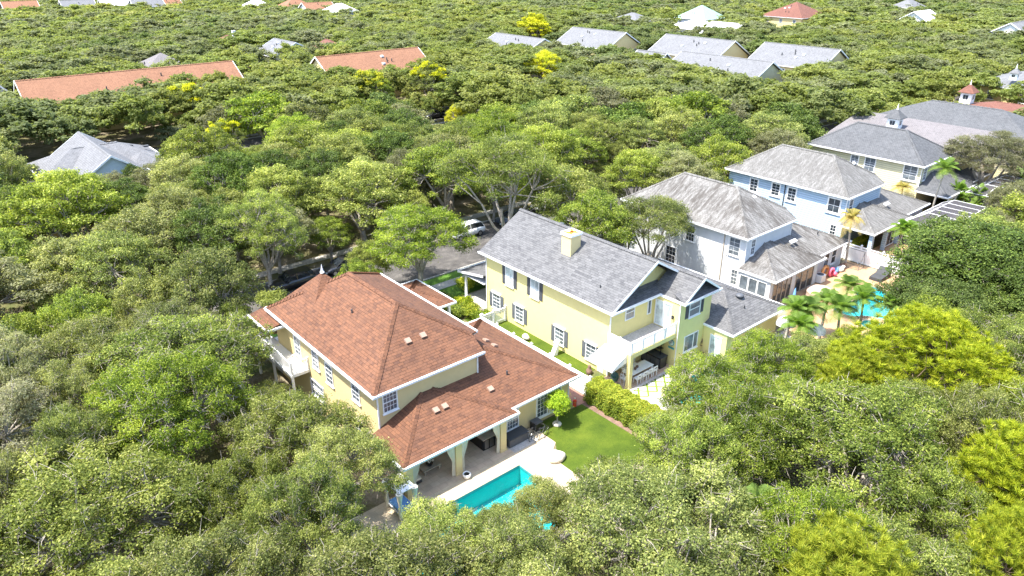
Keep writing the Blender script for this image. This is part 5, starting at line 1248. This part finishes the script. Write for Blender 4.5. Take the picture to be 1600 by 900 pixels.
def make_palm(seed, H=5.0, nf=16, L=2.0, mat='leaf_palm', tr=.11, lean=.5, ll=.55, tint=.5, droop=.55, mul=1):
    rng = np.random.default_rng(seed); V, T = [], []; paths = []
    for j in range(mul):
        ox, oy = (rng.uniform(-.5, .5, 2) if mul > 1 else (0, 0)); h = H*(1 if j == 0 else rng.uniform(.55, .95)); la = rng.uniform(0, 6); ln = lean*rng.uniform(.5, 1)
        top = np.array([ox+ln*math.cos(la), oy+ln*math.sin(la), h])
        paths.append(([(ox, oy, -.1), (ox, oy, .25), (ox+ln*.3*math.cos(la), oy+ln*.3*math.sin(la), h*.5), tuple(top)], [tr*1.5, tr*1.1, tr, tr*.8]))
        for i in range(nf):
            k = i/nf; a = i*2.399+rng.uniform(-.2, .2); el = math.radians(72-78*k+rng.uniform(-6, 6))
            frond(V, T, rng, top, a, el, L*rng.uniform(.85, 1.08), droop*(.6+.5*k), ll=ll*rng.uniform(.9, 1.1), tint=tint-.1+.35*k, n=27)
    Vt, F = tubes_np(paths, 8); me = bpy.data.meshes.new('trunk'); me.from_pydata([tuple(map(float, v)) for v in Vt], [], F); me.materials.append(M['barkp']); me.polygons.foreach_set('use_smooth', [True]*len(F))
    return (me, np_mesh('crown', np.array(V).reshape(-1, 3), 4, np.array(T), M[mat]), L, H)

RNG = random.Random(11)
TREES = []      # (x, y, R, H) of everything planted
def plant(proto, x, y, label, name='oak_tree', cat='tree', group=None, R=None, H=None, rz=None, mat=None, sx=None, z=0):
    tm, cm, R0, H0 = proto
    sR = (R/R0) if R else 1; sH = (H/H0) if H else 1
    t = thing(name, label, cat, (x, y, z), group, RNG.uniform(0, 6.28) if rz is None else rz); t.scale = (sR, sR, sH)
    for nm, me in (('trunk', tm), ('crown', cm)):
        o = bpy.data.objects.new(nm, me); COL.objects.link(o); o.parent = t
        if nm == 'crown' and mat:
            o.material_slots[0].link = 'OBJECT'; o.material_slots[0].material = M[mat]
    TREES.append((x, y, R or R0, H or H0)); return t

near = [make_oak(100+i, R=5.2, H=9.8, nc=105+8*i, leaves=60000, L=.125, W=.075, fine=.66) for i in range(5)]
mid = [make_oak(200+i, R=5.2, H=9.8, nc=85+6*i, leaves=24000, L=.2, W=.12, far=True, fine=.75) for i in range(5)]
lowp = [make_oak(300+i, R=5.2, H=9.8, nc=36+3*i, leaves=9000, L=.34, W=.22, far=True) for i in range(4)]
dense = make_oak(400, R=5.6, H=10.0, nc=85, leaves=85000, L=.17, W=.115, mat='leaf_dark', sq=.75)
airy = make_oak(410, R=5.6, H=11.0, nc=60, leaves=44000, L=.14, W=.085, fork=.16, base=.55, fine=.85, mat='leaf_green')
pine = make_pine(500, R=5.0, H=11.5, nt=210, needles=62); pine_b = make_pine(501, R=3.2, H=11.0, nt=130, needles=60)
pine_far = make_pine(502, R=5.0, H=13, nt=90, needles=22, mat='leaf_pine2', ln=.7, w=.07)

# ---- trees one can point to, placed where their crowns stand (px, py of crown centre, z of that centre)
def crown(proto, px, py, zc, R, H, label, **k):
    q = G(px, py, zc); return plant(proto, q.x, q.y, label, R=R, H=H, **k)
K = dict
specials = [
 (dense, 1530, 400, 6.5, 6.8, 9.5, 'huge dense dark green tree right of the curved pool', K(mat='leaf_dark')),
 (dense, 1475, 478, 5.0, 4.4, 7.2, 'lower dark green tree against the huge one, nearest the white fence', K(mat='leaf_dark')),
 (dense, 1590, 440, 6.0, 5.0, 8.6, 'dark glossy tree cut by the right photo edge above the pine', K(mat='leaf_dark')),
 (near[1], 1560, 530, 6.0, 4.6, 8.2, 'olive oak between the huge dark tree and the bright pine', K(mat='leaf_green')),
 (pine, 1450, 560, 7.0, 5.6, 10.0, 'wide bright lime green pine below the curved pool', K(name='pine_tree')),
 (pine_b, 1345, 590, 6.0, 2.6, 8.4, 'narrow lime green pine touching the left side of the wide pine', K(name='pine_tree')),
 (pine_b, 1590, 745, 7.5, 2.9, 10.3, 'tall lime pine cut by the lower right photo edge', K(name='pine_tree')),
 (pine_b, 1592, 870, 7.5, 2.3, 10.0, 'lime pine in the lower right corner, nearest the camera', K(name='pine_tree')),
 (pine_b, 1332, 893, 8.0, 2.6, 10.3, 'lime tufted pine at the bottom edge, right half', K(name='pine_tree')),
 (near[2], 1548, 245, 6.0, 6.0, 9.5, 'wide olive oak standing over the broad grey roof at right', K(mat='leaf_grey')),
 (airy, 1020, 345, 6.3, 4.6, 8.8, 'spreading oak with curved bare limbs against the white house wall', K(mat='leaf_green', rz=2.2)),
 (near[0], 650, 366, 6.0, 5.3, 9.0, 'rounded oak with dark trunk over the street before the white suv', K(mat='leaf_green')),
 (near[3], 408, 345, 7.4, 4.2, 10.4, 'leafy oak over the glossy black suv', K(mat='leaf_green')),
 (near[0], 530, 728, 5.4, 3.3, 7.8, 'oak brushing the left end of the curtained porch roof', K(mat='leaf_olive')),
 (near[1], 452, 690, 5.0, 4.2, 8.0, 'oak hiding the lower side wall of the cream house', K(mat='leaf_olive')),
 (near[2], 692, 862, 4.0, 3.2, 6.5, 'leafy oak overhanging the near side of the rectangular pool', K(mat='leaf_green')),
 (near[4], 1115, 618, 4.8, 3.8, 7.6, 'leafy oak half covering the teal pool behind the yellow house', K(mat='leaf_green')),
 (near[0], 1195, 572, 4.8, 3.5, 7.4, 'leafy oak before the grey roofed garage of the yellow house', K(mat='leaf_green')),
 (near[1], 768, 842, 3.4, 2.3, 5.0, 'small leafy tree hanging over the middle of the rectangular pool', K(mat='leaf_green')),
 (near[3], 850, 805, 3.6, 2.5, 5.6, 'flowering pale tree at the pool corner beside the lawn boulder', K(mat='leaf_olive')),
]
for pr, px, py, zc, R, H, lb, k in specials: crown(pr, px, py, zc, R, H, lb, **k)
plant(airy, 47.5, 57.0, 'tall spreading oak with pale forked trunks beside the white suv', R=6.4, H=13.6, mat='leaf_green', rz=.6)
sp2 = [(290,150,'tree with yellow flecks left of the small red car'),(345,190,'small tree with yellow flecks right of the small red car'),(578,130,'golden topped tree left of the far black suv'),(672,122,'bright golden topped tree above the far black suv'),(712,150,'small round golden tree just right of the far black suv'),(850,100,'lemon yellow feathery tree before the grey townhouses'),(835,42,'yellow green rounded tree behind the leftmost townhouse')]
for i, (px, py, lb) in enumerate(sp2):
    R = (4.2, 3.0, 4.6, 4.4, 2.3, 4.4, 6.0)[i]; q = G(px, py, 7)
    t = plant(mid[i % 5], q.x, q.y, lb, name='flowering_tree', R=R, H=(9.5, 7.5, 9.5, 10, 5.5, 10, 11)[i], mat='leaf_green' if i not in (5, 6, 4) else 'leaf_yellow')
    if i in (0, 1, 2, 3, 6):    # golden blossom clusters on the crown top
        rng = np.random.default_rng(i); cs = [(p+np.array([0, 0, .35]), c*.75) for p, c in oak_shape(np.random.default_rng(200+i % 5), 5.2, 9.8, 44+3*(i % 5)) if p[2] > 6.5 and rng.uniform() < (.6 if i < 2 else .95)]
        V, T = leaves_for(rng, cs, 260, .34, .24); o = bpy.data.objects.new('blossom', np_mesh('blossom', V, 4, T, M['leaf_yellow'])); COL.objects.link(o); o.parent = t

# palms
pm = [make_palm(600+i, H=4.6, L=1.9, nf=23) for i in range(3)]; dry = make_palm(610, H=5.0, L=1.9, nf=18, mat='leaf_palmdry', ll=.5, droop=.8)
tallp = make_palm(611, H=7.0, L=2.1, nf=18, ll=.6); areca = make_palm(620, H=2.8, L=2.0, nf=12, mul=6, tr=.05, ll=.4, droop=.4)
PAL = [(pm[0],1352,478,4.0,4.6,'palm in front of the spa beside the curved pool'), (pm[1],1316,490,3.6,4.2,'palm overlapping the left bay of the curved pool'), (pm[2],1384,486,3.6,4.4,'palm overlapping the right half of the curved pool'), (pm[0],1290,480,3.2,3.8,'palm between the tan covered table and the curved pool'),
       (pm[1],1268,492,3.6,4.2,'palm right of the closed blue parasol'), (pm[2],1232,492,3.6,4.2,'palm rising through the white parasols, nearest the grey garage roof'), (pm[0],1322,452,2.8,3.4,'low palm behind the others on the tan paving'), (pm[1],1252,512,3.2,3.6,'short palm in front of the white parasols'),
       (pm[2],1405,362,3.4,4.0,'leafy palm beside the blue house screened porch'), (pm[0],1425,368,3.2,3.8,'palm at the near corner of the blue house pool cage'), (dry,1335,346,5.2,5.6,'yellowing palm at the corner of the blue house'), (tallp,1471,268,6.4,7.0,'tall green palm before the pale yellow house'), (dry,1412,300,2.6,3.2,'small dry palm tucked between the blue and pale yellow houses'),
       (pm[1],985,355,4.2,4.8,'green palm behind the chimney beside the white house'), (pm[2],1190,800,4.6,5.2,'pale fan palm poking through the lower middle oaks')]
for pr, px, py, zc, H, lb in PAL: q = G(px, py, zc); plant(pr, q.x, q.y, lb, name='palm_tree', H=H)
for px, py, lb in ((1495,312,'areca palm clump at the left end of the hedge between the pool cages'), (1528,318,'areca palm clump in the middle between the pool cages'), (1560,322,'areca palm clump nearest the right photo edge'), (930,335,'areca palm clump beyond the yellow house roof, left one'), (955,345,'areca palm clump beyond the yellow house roof, right one'), (1180,880-40,'areca like shrub under the lower middle oaks')):
    q = G(px, py, 1.6); plant(areca, q.x, q.y, lb, name='areca_palm', cat='palm')

# hedge, shrubs, lemon tree
def bush(label, x0, x1, y0, y1, h, n, mat, name='hedge', L=.13, W=.09, cat='hedge', rz=0):
    rng = np.random.default_rng(int(x0*10)); t = thing(name, label, cat, ((x0+x1)/2, (y0+y1)/2, 0), None, rz); cx, cy = (x0+x1)/2, (y0+y1)/2
    u = rng.uniform(-1, 1, (n, 3)); f = rng.integers(0, 3, n); u[np.arange(n), f] = np.sign(u[np.arange(n), f])*rng.uniform(.8, 1.08, n)
    u[:, 2] = np.where(u[:, 2] < -.9, -u[:, 2], u[:, 2])
    C = u*np.array([(x1-x0)/2, (y1-y0)/2, h/2])+np.array([0, 0, h/2]); C += .07*np.sin(C[:, [1, 2, 0]]*3.1)+.05*np.sin(C[:, [1, 0, 1]]*7.3)
    nn = rng.normal(size=(n, 3))*.6+np.array([0, 0, .5]); k = np.zeros((n, 3)); k[np.arange(n), f] = np.sign(u[np.arange(n), f]); nn += k*.6; nn /= np.linalg.norm(nn, axis=1, keepdims=True)
    T = np.clip(rng.normal(.35, .22, n)+(C[:, 2]/h-.5)*.35, 0, 1)  # tint drops towards the foot: hedge shading put into the leaf colour
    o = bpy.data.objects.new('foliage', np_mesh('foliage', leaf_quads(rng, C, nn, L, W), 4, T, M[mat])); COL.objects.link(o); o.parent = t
    m = MB(); m.box(x0+.12, x1-.12, y0+.12, y1-.12, .02, h-.14); st = m.build('stems', M['core'], None); st.parent = t; st.data.transform(Matrix.Translation((-cx, -cy, 0)))
    return t
bush('bright yellow green clipped hedge between the lawn and the yellow house pool', 34.0, 35.5, 24.2, 31.5, 1.7, 52000, 'leaf_hedge', L=.105, W=.075)
bush('low lime hedge in front of the blue house along the white fence', 77.0, 82.5, 33.3, 34.1, .8, 5000, 'leaf_hedge')
for i, (x, y, rx, h, mt, lb) in enumerate(((36.6,50.2,.8,.9,'leaf_hedge','golden shrub nearest the yellow house porch column'), (36.0,48.6,.9,.8,'leaf_hedge','golden shrub beside the short white fence'), (35.2,50.6,.9,.7,'leaf_green','dark green shrub on the bed edge left of the golden shrubs'), (35.1,49.2,.9,.75,'leaf_green','dark green shrub between the lawn and the golden shrubs'), (36.2,46.9,.8,.7,'leaf_green','dark green shrub by the end of the picket fence'),
      (38.9,52.9,.9,1.5,'leaf_hedge','tall yellow green shrub at the front of the yellow house'), (40.5,53.2,.8,1.2,'leaf_palm','spiky green shrub by the yellow house porch'), (35.6,52.6,.8,.6,'leaf_green','low green shrub at the top of the flower bed'), (22.6,61.6,1.4,1.6,'leaf_green','bushy shrub at the kerb left of the glossy black suv'), (48.8,45.5,1.2,1.5,'leaf_green','shrub between the yellow and white houses'))):
    rng = np.random.default_rng(700+i); cs = [(np.array([rx*.5*math.cos(k*2.1), rx*.5*math.sin(k*2.1), h*.55+.1*(k % 2)]), rx*.6) for k in range(5)]
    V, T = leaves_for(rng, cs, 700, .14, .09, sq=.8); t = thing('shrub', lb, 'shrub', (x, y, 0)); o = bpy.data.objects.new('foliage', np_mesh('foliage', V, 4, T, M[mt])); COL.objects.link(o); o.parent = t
rng = np.random.default_rng(31); cs = [(np.array([.42*math.cos(k*1.26), .42*math.sin(k*1.26), 1.75+.25*(k % 2)]), .5) for k in range(5)]+[(np.array([0, 0, 2.15]), .55), (np.array([.5, .35, 2.25]), .3), (np.array([-.45, -.5, 1.5]), .3), (np.array([.3, -.55, 2.0]), .28)]
V, T = leaves_for(rng, cs, 650, .11, .07, sq=.85); t = thing('lemon_tree', 'small lime yellow tree on the lawn beside the cream wall', 'tree', (30.4, 30.9, 0))
o = bpy.data.objects.new('crown', np_mesh('crown', V, 4, T, M['leaf_lemon'])); COL.objects.link(o); o.parent = t
m = MB(); m.tube([(30.4,30.9,0),(30.42,30.9,.8),(30.4,30.92,1.7)], [.06,.045,.03], 8)
for k in range(5): m.tube([(30.4,30.9,1.2),(30.4+.3*math.cos(k*1.26),30.9+.3*math.sin(k*1.26),1.8)], [.025,.012], 5)
m.build('trunk', M['barkp'], t); m = MB(); m.lathe((30.4,30.9,0), [(.3,.0),(.34,.1),(.3,.16),(.1,.17)], 12); m.build('stone_ring', M['stone'], t)

# ---- the rest of the canopy: fill the ground, keep what the photo shows clear
KEEP = [  # polygon in photo pixels, distance from which trees no longer matter
 ([(413,482),(505,424),(560,418),(650,433),(715,468),(760,496),(905,580),(892,640),(866,700),(845,745),(800,765),(700,778),(655,800),(605,795),(603,735),(618,690),(600,640),(540,632),(478,590),(430,560)], 54),
 ([(860,690),(917,632),(992,682),(945,722),(870,715)], 47),
 ([(655,785),(735,735),(808,724),(838,742),(790,775),(728,780)], 42),
 ([(722,420),(810,325),(1030,398),(1110,440),(1222,478),(1205,500),(1128,522),(1110,555),(1040,612),(1000,655),(912,605),(905,580),(765,500)], 64),
 ([(1000,360),(1075,268),(1240,340),(1325,375),(1418,410),(1400,450),(1402,500),(1345,516),(1300,500),(1222,478),(1110,430),(1035,405),(1000,385)], 80),
 ([(1140,262),(1226,222),(1330,240),(1385,290),(1450,320),(1505,345),(1470,360),(1425,385),(1330,372),(1240,340),(1160,290)], 95),
 ([(1258,226),(1344,188),(1440,200),(1490,245),(1545,285),(1575,305),(1520,325),(1480,320),(1390,292)], 112),
 ([(1395,200),(1412,172),(1437,160),(1600,178),(1600,200),(1505,215),(1440,205)], 135),
 ([(1495,158),(1545,132),(1600,122),(1600,172)], 165),
 ([(55,252),(100,236),(137,220),(245,228),(262,250),(200,257),(168,266),(140,264),(64,272)], 116),
 ([(25,122),(370,97),(373,108),(300,110),(255,120),(190,124),(150,138),(110,150),(30,146)], 175), ([(490,89),(664,76),(668,93),(600,100),(500,96)], 185),
 ([(878,50),(893,43),(985,50),(1008,76),(960,70),(880,66)], 215), ([(1015,62),(1037,53),(1162,62),(1165,84),(1020,80)], 205), ([(1045,90),(1063,80),(1215,95),(1238,120),(1190,122),(1120,104)], 175), ([(1175,80),(1190,66),(1320,75),(1285,98),(1178,90)], 200), ([(765,52),(858,60),(868,70),(770,62)], 215),
 ([(222,104),(240,90),(268,102)], 200), ([(388,98),(430,72),(447,84),(395,102)], 200), ([(478,73),(495,73),(494,84),(478,84)], 200), ([(325,74),(358,54),(362,64),(330,78)], 220), ([(0,128),(14,126),(26,140),(4,142)], 170),
 ([(955,40),(980,28),(1002,40)], 270), ([(1040,42),(1068,24),(1102,26),(1100,40),(1050,46)], 290), ([(1085,50),(1100,44),(1112,56)], 240), ([(1203,32),(1227,18),(1255,34),(1250,40),(1205,38)], 310),
 ([(700,348),(757,346),(758,378),(735,425),(690,448),(655,440),(700,385)], 84), ([(408,440),(440,425),(495,408),(545,425),(500,468),(440,490),(405,505)], 74), ([(830,310),(885,306),(884,328),(832,332)], 93),
 ([(310,228),(318,228),(318,237),(310,237)], 130), ([(255,232),(330,226),(420,214),(420,222),(330,240),(260,244)], 120), ([(655,172),(712,168),(700,190),(660,190)], 140), ([(790,150),(820,150),(815,165),(790,165)], 150),
 ([(700,450),(760,435),(757,490),(715,505),(690,470)], 68), ([(52,330),(92,340),(88,372),(60,378)], 90), ([(600,785),(650,775),(660,800),(620,800)], 33)]
far_px = [(30,6),(180,2),(120,4),(228,2),(255,0),(400,4),(460,2),(495,8),(530,10),(1440,22),(1420,3),(1590,40)]
for i, (px, py, lb) in enumerate(sp2):
    q = G(px, py, 7); KEEP.append(([(px-22,py-14),(px+22,py-14),(px+22,py+18),(px-22,py+18)], math.hypot(q.x, q.y)-3))
for px, py in far_px: q = G(px, py+2, 9.5); KEEP.append(([(px-14,py-5),(px+14,py-5),(px+15,py+7),(px-15,py+7)], math.hypot(q.x, q.y)-4))
def inpoly(x, y, P):
    c = False; j = len(P)-1
    for i in range(len(P)):
        if (P[i][1] > y) != (P[j][1] > y) and x < (P[j][0]-P[i][0])*(y-P[i][1])/(P[j][1]-P[i][1])+P[i][0]: c = not c
        j = i
    return c
KB = [(min(p[0] for p in P), max(p[0] for p in P), min(p[1] for p in P), max(p[1] for p in P)) for P, _ in KEEP]
def clear(x, y, R, H, tol=1.0):
    d = math.hypot(x, y); pts = []
    for k in range(10):
        a = k*.6283; pts.append(pix(x+R*tol*math.cos(a), y+R*tol*math.sin(a), H*.52)[:2]); pts.append(pix(x+R*.6*math.cos(a), y+R*.6*math.sin(a), H*.85)[:2])
    pts += [pix(x, y, H*.97)[:2], pix(x, y, H*.6)[:2], pix(x, y, H*.3)[:2]]
    for (P, D), b in zip(KEEP, KB):
        if d > D: continue
        for u, v in pts:
            if b[0] <= u <= b[1] and b[2] <= v <= b[3] and inpoly(u, v, P): return False
    return True
BLD = [(17.6,28,34,50.6),(16.6,33.3,30.4,43),(27,33.6,46.6,53.4),(37,48,30,52.5),(46.5,55,27.5,42),(58,69,34.5,51),(58,74,31,43.5),(77,88,34,51),(77,93,31,43),(97,108,34,51),(96,112.5,31,43.5),(105,132,28,54),(139,158,28,54),(163,182,36,54),(12,34,102,120),(5.5,11.6,91,100),(19,61,151,165),(73,100,145,159),(132,146,150,171),(152,168,140,161),(139,148,113,122),(158,174,109,132),(139,154,87,111),(162,178,84,104),(46,58,181,193),(78,91,185,198),(92,99,184,194),(74,86,214,226),(208,224,178,196),(236,250,170,184),(218,236,160,174),(206,218,138,150),(268,288,150,168),(15,19,166,172),
       (14.5,26,23,30.5),(39,47.6,23.4,29),(61,71.5,22,28.5),(84,95,24,31),(101,112.5,24,31)]
def free(x, y, R, H):
    m = R*.45
    for a, b, c, d in BLD:
        if a-m < x < b+m and c-m < y < d+m: return False
    for y0, y1 in ((58.6, 66.6), (120, 127.6)):
        if y0 < y < y1 and -60 < x < 300: return False
    for px_, py_ in ((48,65),(55.2,65.2),(62.2,66),(68.3,65.8),(26.3,64.9),(32.2,65.4),(82.6,121.2),(38.7,127)):
        if abs(x-px_) < 3.2 and abs(y-py_) < 1.9: return False
    return True
grid = {}
def ok_space(x, y, R, f):
    gx, gy = int(x//8), int(y//8)
    for i in range(gx-2, gx+3):
        for j in range(gy-2, gy+3):
            for a, b, r in grid.get((i, j), ()):
                if (a-x)**2+(b-y)**2 < (f*(r+R))**2: return False
    return True
def put(x, y, R): grid.setdefault((int(x//8), int(y//8)), []).append((x, y, R))
for x, y, R, H in TREES: put(x, y, R*.9)
cand = []; r2 = random.Random(5)
def seen(x, y, R, H, mg=0):
    u, v, zc = pix(x, y, H*.7)
    if zc < 3: return False
    rp = F_*R/zc; return -rp*.8-mg < u < 1600+rp*.8+mg and -rp*.9-4 < v < 900+rp*.9+mg
pts = []
for dist0, dist1, cnt, f in ((3, 60, 6500, .58), (60, 140, 17500, .58), (140, 260, 30000, .50), (260, 620, 70000, .52)):
    for _ in range(cnt):
        d = math.sqrt(r2.uniform(dist0**2, dist1**2)); a = _a+r2.uniform(-1.0, 1.0); x, y = d*math.cos(a), d*math.sin(a)
        R = r2.choice((3.0, 3.8, 4.4, 5.0, 5.6)) if d < 60 else r2.uniform(3.8, 6.2); H = (6.6+R*.55+r2.uniform(-.8, 1.3)) if d < 60 else (6.2+R*.6+r2.uniform(-.7, 1.4))
        if d > 130: R *= 1.2
        if d > 260: R *= 1.25
        if d < 26: H = min(H, 9.3)
        if d > 140: H = 8.6+(H-8.6)*.6
        if not seen(x, y, R, H, 520 if d < 140 else 60) or not ok_space(x, y, R, f) or not free(x, y, R, H) or not clear(x, y, R, H): continue
        put(x, y, R); pts.append((d, x, y, R, H))
# second pass: smaller trees squeeze into the gaps left beside the kept views
for _ in range(16000):
    d = math.sqrt(r2.uniform(5**2, 170**2)); a = _a+r2.uniform(-.78, .78); x, y = d*math.cos(a), d*math.sin(a); R = r2.uniform(1.7, 2.9); H = r2.uniform(4.0, 6.8)
    if not seen(x, y, R, H, 10) or not ok_space(x, y, R, .62) or not free(x, y, R, H) or not clear(x, y, R, H): continue
    put(x, y, R); pts.append((d, x, y, R, H))
pts.sort(); outside = [q for q in pts if not seen(q[1], q[2], q[3], q[4], 18)]; pts = [q for q in pts if seen(q[1], q[2], q[3], q[4], 18)]; NIND = 300-len(TREES); print('fill trees', len(pts), 'individual', NIND)
LMARK = [('the red roofed house',580,520),('the curtained porch',700,690),('the rectangular pool',770,760),('the green lawn',930,680),('the yellow house',880,470),('the white balcony',1010,540),('the clipped hedge',960,630),('the curved pool',1350,475),('the wide lime pine',1450,555),
 ('the huge dark tree',1500,420),('the white house',1180,360),('the blue house',1280,290),('the pale yellow house',1400,250),('the grey cupola',1410,185),('the broad grey roof',1520,185),('the red cupola',1552,145),('the grey gabled bungalow',150,250),('the small left edge house',72,355),
 ('the long orange roof',200,120),('the shorter orange roof',580,90),('the rear townhouses',1090,65),('the front townhouse',1150,100),('the rightmost townhouse',1250,80),('the leftmost townhouse',815,58),('the black street suv',450,440),('the white suv',730,362),('the tan pickup',858,320),('the small red car',313,232),('the far black suv',682,182),
 ('the lower left photo corner',0,900),('the lower right photo corner',1600,900),('the bottom edge centre',800,900),('the left photo edge centre',0,560),('the right photo edge centre',1600,640),('the lower right pine',1570,760),('the bottom edge pine',1330,870),('the golden tree',672,122),('the yellow feathery tree',850,100),('the pyramid roof',240,95),('the upper left corner',0,30),('the small white fence piece',345,645)]
DIRS = ['right of','below right of','below','below left of','left of','above left of','above','above right of']
ORD = ['nearest','second nearest','third nearest','fourth nearest','fifth nearest','sixth nearest','seventh nearest','eighth nearest','ninth nearest','tenth nearest','eleventh nearest','twelfth nearest','thirteenth nearest','fourteenth nearest','fifteenth nearest','sixteenth nearest']
ADJ = {'leaf_olive': 'olive green', 'leaf_green': 'fresh green', 'leaf_grey': 'grey green', 'leaf_dark': 'deep green', 'leaf_pine2': 'bushy pine like'}
MATS = ['leaf_olive', 'leaf_olive', 'leaf_green', 'leaf_green', 'leaf_grey', 'leaf_olive', 'leaf_green', 'leaf_dark']
made = []; ind = pts[:NIND]; wood = pts[NIND:]+outside
def kindmat(x, y, d, rr):
    n = math.sin(x*.11+1.3)+math.sin(y*.13+.4)+rr.uniform(-1, 1)
    if d < 55:
        side = x*_rt[0]+y*_rt[1]
        return ('leaf_green' if rr.random() < (.85 if side > 4 else .3) else 'leaf_olive') if n < 1.3 or side > 4 else 'leaf_grey'
    return rr.choice(MATS)
r3 = random.Random(8)
for d, x, y, R, H in ind:
    mt = kindmat(x, y, d, r3); dd = math.hypot(d, CAM_H-H)
    pr = r3.choice(near) if dd < 58 else (r3.choice(mid) if dd < 115 else r3.choice(lowp))
    t = plant(pr, x, y, '', R=R*1.06, H=H, mat=mt, group='oaks of the neighbourhood canopy'); u, v, _z = pix(x, y, H*.75)
    u = min(1590, max(10, u)); v = min(890, max(8, v))
    nm, lx, ly = min(LMARK, key=lambda q: math.hypot(q[1]-u, (q[2]-v)*1.2)); k = int(((math.degrees(math.atan2(v-ly, u-lx))+22.5) % 360)//45)
    made.append((nm, DIRS[k], ADJ[mt]+(' small' if R < 3 else ''), math.hypot(lx-u, ly-v), t))
seenk = {}
for nm, dr, ad, dist, t in sorted(made, key=lambda q: q[3]):
    key = (nm, dr, ad); i = seenk.get(key, 0); seenk[key] = i+1
    t['label'] = f'{ad} oak {dr} {nm}'+(f', {ORD[min(i, 15)]} such tree' if sum(1 for q in made if q[:3] == key) > 1 else '')
# ---- the wood beyond: one mass
def clump_set(seed, R, H, leaves, L, W):
    rng = np.random.default_rng(seed); cs = oak_shape(rng, R, H, 30); V, T = leaves_for(rng, cs, leaves/len(cs), L, W, up=.7, tri=True); return V.reshape(-1, 3, 3), T
base = [clump_set(900+i, 5.2, 9.8, 5200, .42, .34) for i in range(4)]; base2 = [clump_set(950+i, 5.2, 9.8, 2300, .62, .52) for i in range(4)]
print('woodland trees', len(wood))
def massmesh(items, src):
    Vs, Ts, Ks = [], [], []
    for d, x, y, R, H in items:
        V, T = src[r3.randrange(4)]; a = r3.uniform(0, 6.28); c, s = math.cos(a), math.sin(a)
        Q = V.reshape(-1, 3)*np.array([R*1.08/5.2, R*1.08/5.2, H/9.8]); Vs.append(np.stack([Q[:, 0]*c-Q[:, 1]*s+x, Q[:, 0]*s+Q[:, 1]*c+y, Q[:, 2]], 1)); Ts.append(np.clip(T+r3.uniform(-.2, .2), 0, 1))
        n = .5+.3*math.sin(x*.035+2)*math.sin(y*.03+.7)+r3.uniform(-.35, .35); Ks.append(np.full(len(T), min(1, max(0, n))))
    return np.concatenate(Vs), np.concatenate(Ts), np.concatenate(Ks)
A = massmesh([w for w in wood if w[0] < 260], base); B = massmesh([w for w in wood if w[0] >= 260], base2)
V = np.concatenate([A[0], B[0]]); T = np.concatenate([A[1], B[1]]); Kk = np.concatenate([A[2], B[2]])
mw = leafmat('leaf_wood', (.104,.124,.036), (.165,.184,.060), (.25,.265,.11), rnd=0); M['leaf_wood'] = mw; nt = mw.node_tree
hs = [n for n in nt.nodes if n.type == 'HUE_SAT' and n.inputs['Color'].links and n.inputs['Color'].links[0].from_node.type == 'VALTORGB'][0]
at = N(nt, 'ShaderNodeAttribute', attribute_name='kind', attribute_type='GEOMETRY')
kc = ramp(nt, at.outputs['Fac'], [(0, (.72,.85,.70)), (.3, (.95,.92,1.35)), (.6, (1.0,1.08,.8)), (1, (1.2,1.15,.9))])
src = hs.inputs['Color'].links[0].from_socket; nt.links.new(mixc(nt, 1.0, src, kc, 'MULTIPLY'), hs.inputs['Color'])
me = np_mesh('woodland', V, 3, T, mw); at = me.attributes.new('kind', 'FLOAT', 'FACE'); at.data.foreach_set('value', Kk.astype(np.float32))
o = bpy.data.objects.new('woodland', me); COL.objects.link(o); o['kind'] = 'stuff'
